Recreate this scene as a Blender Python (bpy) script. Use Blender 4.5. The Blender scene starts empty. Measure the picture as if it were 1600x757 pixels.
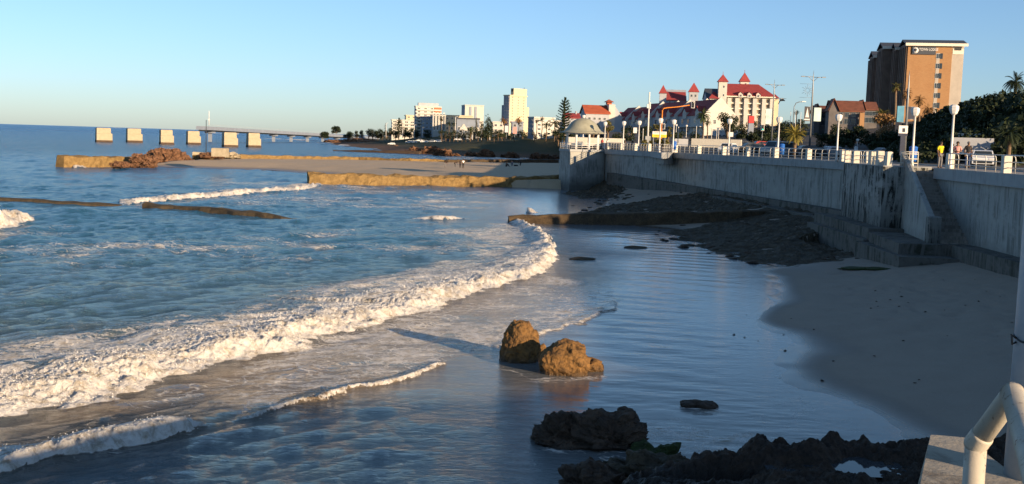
import bpy, bmesh, math, random
import numpy as np
from math import sin, cos, tan, pi, radians, sqrt, atan2
from mathutils import Vector, Matrix

S = bpy.context.scene
C = S.collection
random.seed(7)
RNG = np.random.default_rng(7)

# ------------------------------------------------------------------ camera
CAMZ = 7.5
F = 1700.0                       # focal length in pixels of the 1600 px wide photograph
PITCH = math.atan(160.4 / F)
ROLL = radians(1.75)
_r0 = Vector((1, 0, 0)); _u0 = Vector((0, sin(PITCH), cos(PITCH))); FW = Vector((0, cos(PITCH), -sin(PITCH)))
RT = _r0 * cos(ROLL) + _u0 * sin(ROLL)
UP = _u0 * cos(ROLL) - _r0 * sin(ROLL)
cam_d = bpy.data.cameras.new('camera'); cam = bpy.data.objects.new('camera', cam_d); C.objects.link(cam)
m = Matrix((RT, UP, -FW)).transposed().to_4x4(); m.translation = Vector((0, 0, CAMZ)); cam.matrix_world = m
cam_d.sensor_width = 36; cam_d.lens = 36 * F / 1600; cam_d.clip_start = 0.1; cam_d.clip_end = 60000
S.camera = cam

def ray(px, py):
    return FW + RT * ((px - 800) / F) + UP * (-(py - 378.5) / F)
def atY(px, py, Y):              # the point at distance Y seen at that photo pixel
    r = ray(px, py); t = Y / r.y
    return Vector((r.x * t, Y, CAMZ + r.z * t))
def atz(px, py, z=0.0):          # the point of the level z seen at that photo pixel
    r = ray(px, py); t = (z - CAMZ) / r.z
    return Vector((r.x * t, r.y * t, z))
def yh(px): return 193.5 + 0.0306 * px

# ------------------------------------------------------------------ world, sun, exposure
SUN_EL = radians(10.6); SUN_AZ = radians(43)        # azimuth measured from -Y towards +X
sunv = Vector((sin(SUN_AZ) * cos(SUN_EL), -cos(SUN_AZ) * cos(SUN_EL), sin(SUN_EL)))
W = bpy.data.worlds.new('World'); S.world = W; W.use_nodes = True
nt = W.node_tree; nt.nodes.clear()
sky = nt.nodes.new('ShaderNodeTexSky'); sky.sky_type = 'NISHITA'; sky.sun_disc = False
sky.sun_elevation = SUN_EL; sky.sun_rotation = pi - SUN_AZ
sky.altitude = 0; sky.air_density = 1.0; sky.dust_density = 0.3; sky.ozone_density = 3.0
bg = nt.nodes.new('ShaderNodeBackground'); bg.inputs[1].default_value = 0.092
wo = nt.nodes.new('ShaderNodeOutputWorld')
tcw = nt.nodes.new('ShaderNodeTexCoord'); spw = nt.nodes.new('ShaderNodeSeparateXYZ'); nt.links.new(tcw.outputs['Generated'], spw.inputs[0])
rw = nt.nodes.new('ShaderNodeValToRGB'); nt.links.new(spw.outputs[2], rw.inputs[0])   # the air's own colour near the horizon
rw.color_ramp.elements[0].position = 0.0; rw.color_ramp.elements[0].color = (0.77, 0.92, 1.34, 1)
rw.color_ramp.elements[1].position = 0.30; rw.color_ramp.elements[1].color = (0.98, 0.96, 0.94, 1)
mw = nt.nodes.new('ShaderNodeMix'); mw.data_type = 'RGBA'; mw.blend_type = 'MULTIPLY'; mw.inputs[0].default_value = 1.0
nt.links.new(sky.outputs[0], mw.inputs[6]); nt.links.new(rw.outputs[0], mw.inputs[7]); nt.links.new(mw.outputs[2], bg.inputs[0]); nt.links.new(bg.outputs[0], wo.inputs[0])
sd = bpy.data.lights.new('sun', 'SUN'); sd.energy = 5.0; sd.angle = radians(0.6); sd.color = (1.0, 0.72, 0.44)
so = bpy.data.objects.new('sun', sd); C.objects.link(so)
so.rotation_euler = sunv.to_track_quat('Z', 'Y').to_euler(); so.location = (60, -60, 60)
S.view_settings.view_transform = 'Standard'; S.view_settings.look = 'None'
S.view_settings.exposure = 0.88; S.view_settings.gamma = 1; S.view_settings.use_curve_mapping = False
S.render.engine = 'CYCLES'

# ------------------------------------------------------------------ noise in numpy
def _hash(ix, iy, iz, seed):
    n = (ix * 374761393 + iy * 668265263 + iz * 2147483647 + seed * 1274126177) & 0xffffffff
    n = ((n ^ (n >> 13)) * 1274126177) & 0xffffffff
    n = ((n ^ (n >> 16)) * 2246822519) & 0xffffffff
    return ((n ^ (n >> 15)) & 0xffff) / 32767.5 - 1.0
def vnoise(x, y, z=0.0, seed=0):
    x, y, z = np.broadcast_arrays(np.asarray(x, float), np.asarray(y, float), np.asarray(z, float))
    ix, iy, iz = np.floor(x).astype(np.int64), np.floor(y).astype(np.int64), np.floor(z).astype(np.int64)
    fx, fy, fz = x - ix, y - iy, z - iz
    fx, fy, fz = [f * f * f * (f * (f * 6 - 15) + 10) for f in (fx, fy, fz)]
    r = 0
    for dx in (0, 1):
        for dy in (0, 1):
            for dz in (0, 1):
                r = r + _hash(ix + dx, iy + dy, iz + dz, seed) * (fx if dx else 1 - fx) * (fy if dy else 1 - fy) * (fz if dz else 1 - fz)
    return r
def fbm(x, y, z=0.0, oct=4, seed=0, ridged=False):
    a, s, f = 1.0, 0, 1.0
    for i in range(oct):
        n = vnoise(np.asarray(x) * f, np.asarray(y) * f, np.asarray(z) * f, seed + i * 17)
        s = s + a * ((1 - 2 * np.abs(n)) if ridged else n); a *= 0.5; f *= 2.03
    return s
def sstep(a, b, x):
    t = np.clip((x - a) / (b - a), 0, 1); return t * t * (3 - 2 * t)
def polydist(X, Y, pts):          # distance, signed side (positive left of travel) and parameter along a polyline
    best = np.full(X.shape, 1e9); side = np.zeros(X.shape); par = np.zeros(X.shape)
    acc = 0.0
    for (x0, y0), (x1, y1) in zip(pts[:-1], pts[1:]):
        dx, dy = x1 - x0, y1 - y0; L2 = dx * dx + dy * dy; L = sqrt(L2)
        t = np.clip(((X - x0) * dx + (Y - y0) * dy) / L2, 0, 1)
        ex, ey = X - (x0 + t * dx), Y - (y0 + t * dy); d = np.sqrt(ex * ex + ey * ey)
        m_ = d < best
        best = np.where(m_, d, best); side = np.where(m_, np.sign(dx * (Y - y0) - dy * (X - x0)), side)
        par = np.where(m_, acc + t * L, par); acc += L
    return best, side, par, acc
def inpoly(X, Y, pts):
    r = np.zeros(X.shape, bool); n = len(pts)
    for i in range(n):
        x0, y0 = pts[i]; x1, y1 = pts[(i + 1) % n]
        if y0 == y1: continue
        c = ((y0 > Y) != (y1 > Y)) & (X < (x1 - x0) * (Y - y0) / (y1 - y0) + x0)
        r ^= c
    return r

# ------------------------------------------------------------------ materials
MATS = {}
class N:
    def __init__(s, name):
        s.m = bpy.data.materials.new(name); s.m.use_nodes = True; s.t = s.m.node_tree; s.t.nodes.clear()
        s.out = s.n('ShaderNodeOutputMaterial')
    def n(s, k, **kw):
        nd = s.t.nodes.new(k)
        for a, b in kw.items(): setattr(nd, a, b)
        return nd
    def l(s, a, b): s.t.links.new(a, b)
    def setin(s, sock, v):
        if hasattr(v, 'is_output'): s.l(v, sock)
        elif v is not None: sock.default_value = v
    def coord(s, scale=(1, 1, 1), kind='Object'):
        tc = s.n('ShaderNodeTexCoord'); mp = s.n('ShaderNodeMapping'); mp.inputs['Scale'].default_value = scale
        s.l(tc.outputs[kind], mp.inputs[0]); return mp.outputs[0]
    def noise(s, vec, scale, detail=4, rough=0.5, dist=0.0):
        nd = s.n('ShaderNodeTexNoise'); s.l(vec, nd.inputs['Vector']); nd.inputs['Scale'].default_value = scale
        nd.inputs['Detail'].default_value = detail; nd.inputs['Roughness'].default_value = rough; nd.inputs['Distortion'].default_value = dist
        return nd.outputs['Fac']
    def ramp(s, f, stops):
        r = s.n('ShaderNodeValToRGB'); s.setin(r.inputs[0], f); e = r.color_ramp.elements
        while len(e) < len(stops): e.new(0.5)
        for i, (p, c) in enumerate(stops):
            e[i].position = p; e[i].color = (c, c, c, 1) if isinstance(c, (int, float)) else (*c, 1)
        return r.outputs[0]
    def math(s, op, a, b=0.5, c=None):
        nd = s.n('ShaderNodeMath', operation=op); s.setin(nd.inputs[0], a); s.setin(nd.inputs[1], b)
        if c is not None: s.setin(nd.inputs[2], c)
        return nd.outputs[0]
    def mix(s, f, a, b):
        nd = s.n('ShaderNodeMix', data_type='RGBA'); s.setin(nd.inputs[0], f)
        for k, v in ((6, a), (7, b)):
            if isinstance(v, tuple) and len(v) == 3: v = (*v, 1)
            s.setin(nd.inputs[k], v)
        return nd.outputs[2]
    def bump(s, h, strength=0.3, dist=0.05, normal=None):
        nd = s.n('ShaderNodeBump'); nd.inputs['Strength'].default_value = strength; nd.inputs['Distance'].default_value = dist
        s.setin(nd.inputs['Height'], h)
        if normal is not None: s.l(normal, nd.inputs['Normal'])
        return nd.outputs[0]
    def bsdf(s, col, rough=0.6, metal=0.0, normal=None, spec=0.5, ior=1.5):
        b = s.n('ShaderNodeBsdfPrincipled')
        if isinstance(col, tuple): col = (*col[:3], 1)
        s.setin(b.inputs['Base Color'], col); s.setin(b.inputs['Roughness'], rough); b.inputs['Metallic'].default_value = metal
        b.inputs['Specular IOR Level'].default_value = spec; b.inputs['IOR'].default_value = ior
        if normal is not None: s.l(normal, b.inputs['Normal'])
        return b.outputs[0]
    def end(s, sh): s.l(sh, s.out.inputs[0]); MATS[s.m.name] = s.m; return s.m
def plain(name, col, rough=0.6, metal=0.0, var=0.15, scale=3.0, bump=0.0, spec=0.4):
    k = N(name); v = k.coord()
    f = k.noise(v, scale, 5, 0.6)
    c = k.mix(k.ramp(f, [(0.3, 0.0), (0.7, 1.0)]), tuple(x * (1 - var) for x in col), tuple(min(1, x * (1 + var)) for x in col))
    nm = k.bump(k.noise(v, scale * 6, 4), bump, 0.02) if bump else None
    return k.end(k.bsdf(c, rough, metal, nm, spec))
def M(n): return MATS[n]

def streaky(name, base, dark, amt=0.5, rough=0.85, zs=0.25, hs=2.2, extra=None):
    k = N(name); v = k.coord(); vs = k.coord((hs, hs, zs))
    st = k.noise(vs, 1.0, 8, 0.75, 0.8); blot = k.noise(k.coord((0.5, 0.5, 0.9)), 0.55, 6, 0.7, 0.5)
    f = k.math('MULTIPLY', k.ramp(st, [(0.46, 0.0), (0.58, 1.0)]), k.ramp(blot, [(0.42, 0.05), (0.53, 1.0)]))
    f = k.math('MULTIPLY', f, amt)
    c = k.mix(k.noise(v, 1.3, 6, 0.6), tuple(x * 0.8 for x in base), tuple(x * 1.18 for x in base))
    c = k.mix(f, c, dark)
    if extra:   # damp, dirty lower band
        sep = k.n('ShaderNodeSeparateXYZ'); g = k.n('ShaderNodeNewGeometry'); k.l(g.outputs['Position'], sep.inputs[0])
        h = k.math('ADD', sep.outputs[2], k.math('MULTIPLY', k.noise(v, 0.9, 5, 0.7), 1.6))
        mr = k.n('ShaderNodeMapRange'); k.l(h, mr.inputs[0]); mr.inputs[1].default_value = extra[0]; mr.inputs[2].default_value = extra[1]; mr.inputs[3].default_value = 0.85; mr.inputs[4].default_value = 0
        c = k.mix(mr.outputs[0], c, dark)
    nm = k.bump(k.noise(v, 9, 6, 0.7), 0.35, 0.03)
    return k.end(k.bsdf(c, rough, 0, nm, 0.25))

streaky('wall_concrete', (0.335, 0.345, 0.33), (0.08, 0.083, 0.075), 0.62, extra=(1.6, 3.4))
streaky('stained_concrete', (0.30, 0.305, 0.29), (0.02, 0.022, 0.02), 1.5, hs=2.6, zs=0.30, extra=(1.6, 5.2))
streaky('pale_concrete', (0.33, 0.35, 0.36), (0.12, 0.12, 0.11), 0.35)
streaky('ledge_concrete', (0.13, 0.125, 0.115), (0.03, 0.035, 0.025), 0.9)
plain('white_paint', (0.66, 0.66, 0.65), 0.45, var=0.06)
plain('cream_paint', (0.72, 0.68, 0.58), 0.6, var=0.12, scale=5, bump=0.2)
plain('post_paint', (0.58, 0.55, 0.48), 0.7, var=0.12, scale=5, bump=0.2)
plain('rail_metal', (0.50, 0.50, 0.47), 0.4, 0.2, var=0.15)
k = N('rusty_cream'); v = k.coord(); c = k.mix(k.noise(v, 7, 6, .7), (0.36, 0.33, 0.27), (0.52, 0.48, 0.40)); c = k.mix(k.ramp(k.noise(k.coord((1, 1, .5)), 13, 7, .75, .5), [(.57, 0), (.64, .9)]), c, (0.13, 0.055, 0.02)); c = k.mix(k.ramp(k.noise(v, 40, 4, .7), [(.60, 0), (.68, .7)]), c, (0.10, 0.06, 0.035))
k.end(k.bsdf(c, k.ramp(k.noise(v, 9, 4), [(.3, .35), (.7, .7)]), 0, k.bump(k.noise(v, 34, 6, .75), .35, .004), .45))
plain('grey_metal', (0.22, 0.24, 0.26), 0.45, 0.4)
plain('dark_metal', (0.04, 0.045, 0.05), 0.5, 0.3)
plain('asphalt', (0.05, 0.05, 0.052), 0.9, var=0.2)
plain('paving', (0.30, 0.27, 0.24), 0.85, var=0.2, scale=1.5)
plain('red_roof', (0.28, 0.045, 0.045), 0.75, var=0.16, scale=0.6)
plain('orange_roof', (0.36, 0.085, 0.04), 0.75, var=0.18, scale=0.6)
plain('brown_roof', (0.17, 0.065, 0.04), 0.8, var=0.25, scale=0.8)
plain('slate_roof', (0.055, 0.065, 0.085), 0.6, var=0.15)
plain('white_wall', (0.50, 0.485, 0.45), 0.75, var=0.07, scale=0.5)
plain('cream_wall', (0.55, 0.47, 0.33), 0.75, var=0.08, scale=0.3)
plain('grey_wall', (0.36, 0.38, 0.42), 0.75, var=0.12, scale=0.3)
plain('blue_grey_wall', (0.22, 0.26, 0.33), 0.7, var=0.12, scale=0.3)  # wall and pier colour; also stands for shade on far blocks' left faces
plain('orange_panel', (0.42, 0.12, 0.05), 0.7)
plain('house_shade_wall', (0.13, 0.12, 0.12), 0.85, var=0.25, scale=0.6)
plain('shaded_brick', (0.17, 0.125, 0.10), 0.85, var=0.2, scale=0.5)  # brick faces turned from the sun; their shade is put into the colour
plain('beige_wall', (0.42, 0.38, 0.33), 0.8, var=0.1, scale=0.5)
plain('glass', (0.03, 0.04, 0.05), 0.12, var=0.3, scale=0.7, spec=0.6)
plain('warm_glass', (0.20, 0.16, 0.11), 0.3, var=0.3, scale=0.7)
plain('dome_green', (0.30, 0.30, 0.235), 0.55, var=0.18, scale=1.2)
plain('lamp_glass', (0.70, 0.70, 0.68), 0.2, var=0.05)
plain('orange_paint', (0.65, 0.22, 0.03), 0.5)
plain('yellow_paint', (0.75, 0.58, 0.03), 0.5)
plain('blue_plastic', (0.02, 0.12, 0.45), 0.5)
plain('red_plastic', (0.5, 0.03, 0.03), 0.5)
plain('teal_banner', (0.06, 0.24, 0.38), 0.6, var=0.4, scale=0.5)
plain('pale_banner', (0.45, 0.62, 0.62), 0.6, var=0.25, scale=0.6)
plain('blue_shaded', (0.005, 0.014, 0.045), 0.6, var=0.3)  # blue darkened so that banner, panel and post read as shaded
plain('rubber', (0.02, 0.02, 0.02), 0.8)
plain('car_white', (0.72, 0.74, 0.76), 0.25, var=0.03)
plain('car_silver', (0.35, 0.38, 0.42), 0.3, 0.4, var=0.03)
plain('car_dark', (0.03, 0.035, 0.045), 0.25, var=0.05)
plain('car_red', (0.30, 0.03, 0.025), 0.3, var=0.05)
plain('skin', (0.16, 0.085, 0.05), 0.6); plain('hair', (0.012, 0.01, 0.01), 0.8)
plain('cloth_yellow', (0.80, 0.66, 0.01), 0.8); plain('cloth_pink', (0.62, 0.30, 0.27), 0.85); plain('cloth_black', (0.02, 0.02, 0.024), 0.85)
plain('cloth_white', (0.7, 0.7, 0.7), 0.85); plain('cloth_grey', (0.16, 0.16, 0.17), 0.85); plain('cloth_blue', (0.04, 0.07, 0.16), 0.85)
plain('cloth_red', (0.5, 0.03, 0.05), 0.85); plain('cloth_lilac', (0.34, 0.30, 0.36), 0.85)
plain('trunk', (0.16, 0.11, 0.07), 0.9, var=0.3, bump=0.4)
plain('feather_dark', (0.03, 0.028, 0.025), 0.8)
def leafmat(name, a, b, scale=0.5):
    k = N(name); v = k.coord()
    g = k.n('ShaderNodeNewGeometry')
    c = k.mix(g.outputs['Random Per Island'], a, b)
    c = k.mix(k.ramp(k.noise(v, scale, 3), [(0.35, 0), (0.65, 1)]), c, tuple((x + y) * 0.65 for x, y in zip(a, b)))
    d = k.bsdf(c, 0.6, 0, None, 0.3)
    t = k.n('ShaderNodeBsdfTranslucent'); k.l(c, t.inputs[0])
    mx = k.n('ShaderNodeMixShader'); mx.inputs[0].default_value = 0.18; k.l(d, mx.inputs[1]); k.l(t.outputs[0], mx.inputs[2])
    return k.end(mx.outputs[0])
leafmat('leaf_dark', (0.010, 0.018, 0.008), (0.028, 0.042, 0.016))
leafmat('leaf_mid', (0.025, 0.045, 0.015), (0.06, 0.085, 0.03))
leafmat('leaf_olive', (0.06, 0.065, 0.02), (0.15, 0.13, 0.04))
leafmat('leaf_sunlit_gold', (0.16, 0.15, 0.03), (0.30, 0.24, 0.06))  # yellow sunlight on the cycad put into the leaf colour
leafmat('leaf_rust_and_sunlit', (0.16, 0.09, 0.035), (0.30, 0.17, 0.07))  # dead fronds; also orange sunlight put into the palms' colour at the brick hotel

def brick():
    k = N('orange_brick'); v = k.coord()
    b = k.n('ShaderNodeTexBrick'); v2 = k.coord(); 
    sp = k.n('ShaderNodeSeparateXYZ'); k.l(v2, sp.inputs[0]); cb = k.n('ShaderNodeCombineXYZ')
    k.l(k.math('ADD', sp.outputs[0], sp.outputs[1]), cb.inputs[0]); k.l(sp.outputs[2], cb.inputs[1])
    k.l(cb.outputs[0], b.inputs['Vector']); b.inputs['Scale'].default_value = 1.0
    b.inputs['Brick Width'].default_value = 0.5; b.inputs['Row Height'].default_value = 0.2; b.inputs['Mortar Size'].default_value = 0.015
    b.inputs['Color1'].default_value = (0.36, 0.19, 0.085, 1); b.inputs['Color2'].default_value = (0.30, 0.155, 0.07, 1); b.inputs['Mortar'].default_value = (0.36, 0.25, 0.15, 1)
    c = k.mix(k.ramp(k.noise(v, 0.25, 5, 0.65), [(0.35, 0), (0.65, 0.4)]), b.outputs[0], (0.40, 0.25, 0.13))
    return k.end(k.bsdf(c, 0.85, 0, None, 0.2))
brick()
def rockmat(name, a, b, crack, bs=0.6, wet=None):
    k = N(name); v = k.coord()
    f = k.noise(v, 1.6, 8, 0.65, 0.4); c = k.mix(k.ramp(f, [(0.32, 0), (0.68, 1)]), a, b)
    f2 = k.noise(v, 9, 6, 0.7); c = k.mix(k.ramp(f2, [(0.35, 0.75), (0.52, 0)]), c, crack)
    r = 0.8
    if wet is not None:
        g = k.n('ShaderNodeNewGeometry'); sp = k.n('ShaderNodeSeparateXYZ'); k.l(g.outputs['Position'], sp.inputs[0])
        mr = k.n('ShaderNodeMapRange'); k.l(k.math('ADD', sp.outputs[2], k.math('MULTIPLY', f, 0.25)), mr.inputs[0]); mr.inputs[1].default_value = wet; mr.inputs[2].default_value = wet + 0.25; mr.inputs[3].default_value = 1; mr.inputs[4].default_value = 0
        c = k.mix(k.math('MULTIPLY', mr.outputs[0], 0.75), c, crack); r = k.math('SUBTRACT', 0.8, k.math('MULTIPLY', mr.outputs[0], 0.5))
    h = k.math('ADD', k.noise(v, 5, 8, 0.75, 0.5), k.math('MULTIPLY', k.noise(v, 22, 5, 0.7), 0.4))
    return k.end(k.bsdf(c, r, 0, k.bump(h, bs, 0.12), 0.35))
rockmat('rock_gold', (0.11, 0.06, 0.022), (0.27, 0.145, 0.045), (0.03, 0.02, 0.012), wet=0.15)
rockmat('rock_brown', (0.10, 0.055, 0.03), (0.24, 0.12, 0.065), (0.025, 0.018, 0.012))
rockmat('rock_dark', (0.042, 0.030, 0.022), (0.11, 0.072, 0.048), (0.012, 0.010, 0.008), wet=0.05)
rockmat('rock_wet_dark', (0.028, 0.020, 0.015), (0.080, 0.053, 0.036), (0.008, 0.007, 0.006), .8, wet=1.0)
streaky('stair_concrete', (0.30, 0.27, 0.24), (0.09, 0.08, 0.065), 0.6)
rockmat('rock_weed', (0.040, 0.033, 0.022), (0.10, 0.075, 0.045), (0.012, 0.012, 0.008))
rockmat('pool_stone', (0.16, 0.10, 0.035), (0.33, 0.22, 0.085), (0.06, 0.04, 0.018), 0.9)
rockmat('pool_stone_shaded', (0.05, 0.035, 0.02), (0.11, 0.075, 0.04), (0.015, 0.012, 0.008), 0.9)  # darker copy of the pool stone, with the walls' shade in its colour
rockmat('pier_block_stone', (0.34, 0.29, 0.20), (0.48, 0.42, 0.31), (0.22, 0.17, 0.10), 0.6)
rockmat('green_weed', (0.02, 0.035, 0.006), (0.05, 0.075, 0.012), (0.01, 0.015, 0.004), 0.9)

# ------------------------------------------------------------------ mesh building
def tag(o, label=None, cat=None, group=None, kind=None):
    for k_, v_ in (('label', label), ('category', cat), ('group', group), ('kind', kind)):
        if v_: o[k_] = v_
    return o
def empty(name, loc=(0, 0, 0), rz=0, **kw):
    o = bpy.data.objects.new(name, None); C.objects.link(o); o.location = loc; o.rotation_euler = (0, 0, rz); o.empty_display_size = 0.3
    return tag(o, **kw)
class MB:
    def __init__(s): s.v = []; s.f = []; s.mi = []; s.sm = []
    def add(s, vs, fs, mi=0, smooth=False, M4=None):
        b = len(s.v)
        s.v += [tuple(M4 @ Vector(p)) if M4 else tuple(p) for p in vs]
        s.f += [tuple(b + i for i in f) for f in fs]; s.mi += [mi] * len(fs); s.sm += [smooth] * len(fs)
    def box(s, x0, x1, y0, y1, z0, z1, mi=0, M4=None):
        s.add([(x0, y0, z0), (x1, y0, z0), (x1, y1, z0), (x0, y1, z0), (x0, y0, z1), (x1, y0, z1), (x1, y1, z1), (x0, y1, z1)],
              [(0, 3, 2, 1), (4, 5, 6, 7), (0, 1, 5, 4), (1, 2, 6, 5), (2, 3, 7, 6), (3, 0, 4, 7)], mi, False, M4)
    def bbox(s, x0, x1, y0, y1, z0, z1, b=0.02, mi=0, M4=None):    # chamfered box
        s.add(*chamfer(x0, x1, y0, y1, z0, z1, b), mi, False, M4)
    def prism(s, poly, z0, z1, mi=0):
        n = len(poly); a = sum(poly[i][0] * poly[(i + 1) % n][1] - poly[(i + 1) % n][0] * poly[i][1] for i in range(n))
        if a < 0: poly = poly[::-1]
        zz0 = z0 if isinstance(z0, (list, tuple)) else [z0] * n; zz1 = z1 if isinstance(z1, (list, tuple)) else [z1] * n
        if a < 0: zz0, zz1 = list(zz0)[::-1], list(zz1)[::-1]
        s.add([(p[0], p[1], z) for p, z in zip(poly, zz0)] + [(p[0], p[1], z) for p, z in zip(poly, zz1)],
              [tuple(range(n))[::-1], tuple(range(n, 2 * n))] + [(i, (i + 1) % n, n + (i + 1) % n, n + i) for i in range(n)], mi)
    def tube(s, pts, r, n=8, mi=0, cap=True, smooth=True):
        pts = [Vector(p) for p in pts]; rs = r if isinstance(r, (list, tuple)) else [r] * len(pts)
        vs, fs = [], []; pu = None
        for i, p in enumerate(pts):
            a = pts[max(0, i - 1)]; b = pts[min(len(pts) - 1, i + 1)]; d = (b - a).normalized()
            u = Vector((0, 0, 1)) if abs(d.z) < 0.9 else Vector((1, 0, 0))
            if pu is not None: u = pu
            u = (u - d * u.dot(d)).normalized(); pu = u; w = d.cross(u)
            for j in range(n):
                t = 2 * pi * j / n; vs.append(p + (u * cos(t) + w * sin(t)) * rs[i])
        for i in range(len(pts) - 1):
            for j in range(n): fs.append((i * n + j, i * n + (j + 1) % n, (i + 1) * n + (j + 1) % n, (i + 1) * n + j))
        s.add(vs, fs, mi, smooth)
        if cap:
            b = len(s.v) - len(vs); s.f += [tuple(b + j for j in range(n))[::-1], tuple(b + (len(pts) - 1) * n + j for j in range(n))]; s.mi += [mi, mi]; s.sm += [False, False]
    def lathe(s, prof, n=16, c=(0, 0, 0), mi=0, smooth=True, ph=0):
        vs = [(c[0] + r * cos(2 * pi * j / n + ph), c[1] + r * sin(2 * pi * j / n + ph), c[2] + z) for r, z in prof for j in range(n)]
        fs = [(i * n + j, i * n + (j + 1) % n, (i + 1) * n + (j + 1) % n, (i + 1) * n + j) for i in range(len(prof) - 1) for j in range(n)]
        fs += [tuple(range(n))[::-1], tuple((len(prof) - 1) * n + j for j in range(n))]
        s.add(vs, fs, mi, smooth)
    def build(s, name, mat, parent=None, **kw):
        me = bpy.data.meshes.new(name); me.from_pydata(s.v, [], s.f)
        for mt in (mat if isinstance(mat, (list, tuple)) else [mat]): me.materials.append(M(mt))
        me.polygons.foreach_set('material_index', s.mi); me.polygons.foreach_set('use_smooth', s.sm); me.update()
        return link(name, me, parent, **kw)
def chamfer(x0, x1, y0, y1, z0, z1, b):
    vs = [(x0, y0, z0), (x1, y0, z0), (x1, y1, z0), (x0, y1, z0), (x0, y0, z1 - b), (x1, y0, z1 - b), (x1, y1, z1 - b), (x0, y1, z1 - b),
          (x0 + b, y0 + b, z1), (x1 - b, y0 + b, z1), (x1 - b, y1 - b, z1), (x0 + b, y1 - b, z1)]
    fs = [(0, 3, 2, 1), (8, 9, 10, 11)]
    for k_ in (0, 4):
        for j in range(4): fs.append((k_ + j, k_ + (j + 1) % 4, k_ + 4 + (j + 1) % 4, k_ + 4 + j))
    return vs, fs
def link(name, me, parent=None, **kw):
    o = bpy.data.objects.new(name, me); C.objects.link(o)
    if parent is not None: o.parent = parent
    return tag(o, **kw)
def rebase(o):      # put a top-level mesh's origin at the foot of its own geometry
    me = o.data; n = len(me.vertices); a = np.empty(n * 3); me.vertices.foreach_get('co', a); a = a.reshape(-1, 3)
    c = np.array([(a[:, 0].min() + a[:, 0].max()) / 2, (a[:, 1].min() + a[:, 1].max()) / 2, a[:, 2].min()])
    me.vertices.foreach_set('co', (a - c).ravel()); me.update(); o.location = Vector(o.location) + Vector(c); return o
def copy_tree(o, parent=None):
    c = o.copy(); C.objects.link(c)
    if parent is not None: c.parent = parent
    for ch in list(o.children): copy_tree(ch, c)
    return c
def gridmesh(name, P, nr, nc, mat, smooth=True, attr=None, parent=None, mask=None, **kw):
    me = bpy.data.meshes.new(name)
    idx = np.arange(nr * nc).reshape(nr, nc)
    q = np.stack([idx[:-1, :-1], idx[:-1, 1:], idx[1:, 1:], idx[1:, :-1]], -1).reshape(-1, 4)
    if mask is not None: q = q[mask.reshape(-1)]
    me.vertices.add(nr * nc); me.vertices.foreach_set('co', np.ascontiguousarray(P, np.float32).ravel())
    me.loops.add(q.size); me.loops.foreach_set('vertex_index', q.ravel().astype(np.int32))
    me.polygons.add(len(q)); me.polygons.foreach_set('loop_start', np.arange(0, q.size, 4, dtype=np.int32))
    me.polygons.foreach_set('loop_total', np.full(len(q), 4, np.int32))
    me.update(calc_edges=True); me.polygons.foreach_set('use_smooth', np.full(len(q), smooth)); me.materials.append(M(mat))
    if attr is not None:
        ca = me.color_attributes.new('mask', 'FLOAT_COLOR', 'POINT'); ca.data.foreach_set('color', np.ascontiguousarray(attr, np.float32).ravel())
    me.validate()
    return link(name, me, parent, **kw)
# ================================================================== ground, water
def wxy(pts, z=0.0): return [tuple(atz(x, y, z)[:2]) for x, y in pts]
SHORE = wxy([(1470, 712), (1437, 692), (1400, 672), (1340, 640), (1290, 622), (1245, 606), (1222, 590), (1213, 570), (1238, 545), (1222, 525), (1185, 510), (1170, 498), (1200, 470), (1212, 450), (1205, 432), (1180, 424), (1230, 412), (1300, 398),
               (1210, 397), (1130, 388), (1105, 376), (1060, 360), (980, 352), (960, 338), (935, 325), (950, 308), (905, 297), (880, 291)])
SHORE = [(9.5, 14), (11, 22)] + SHORE + [(10, 176)]
LANDEDGE = [(27.2, 6), (27.0, 30), (27.4, 59), (27.8, 64.5), (28.3, 71), (28.9, 76), (29.1, 97), (20.7, 142), (13.8, 168)]

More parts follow.
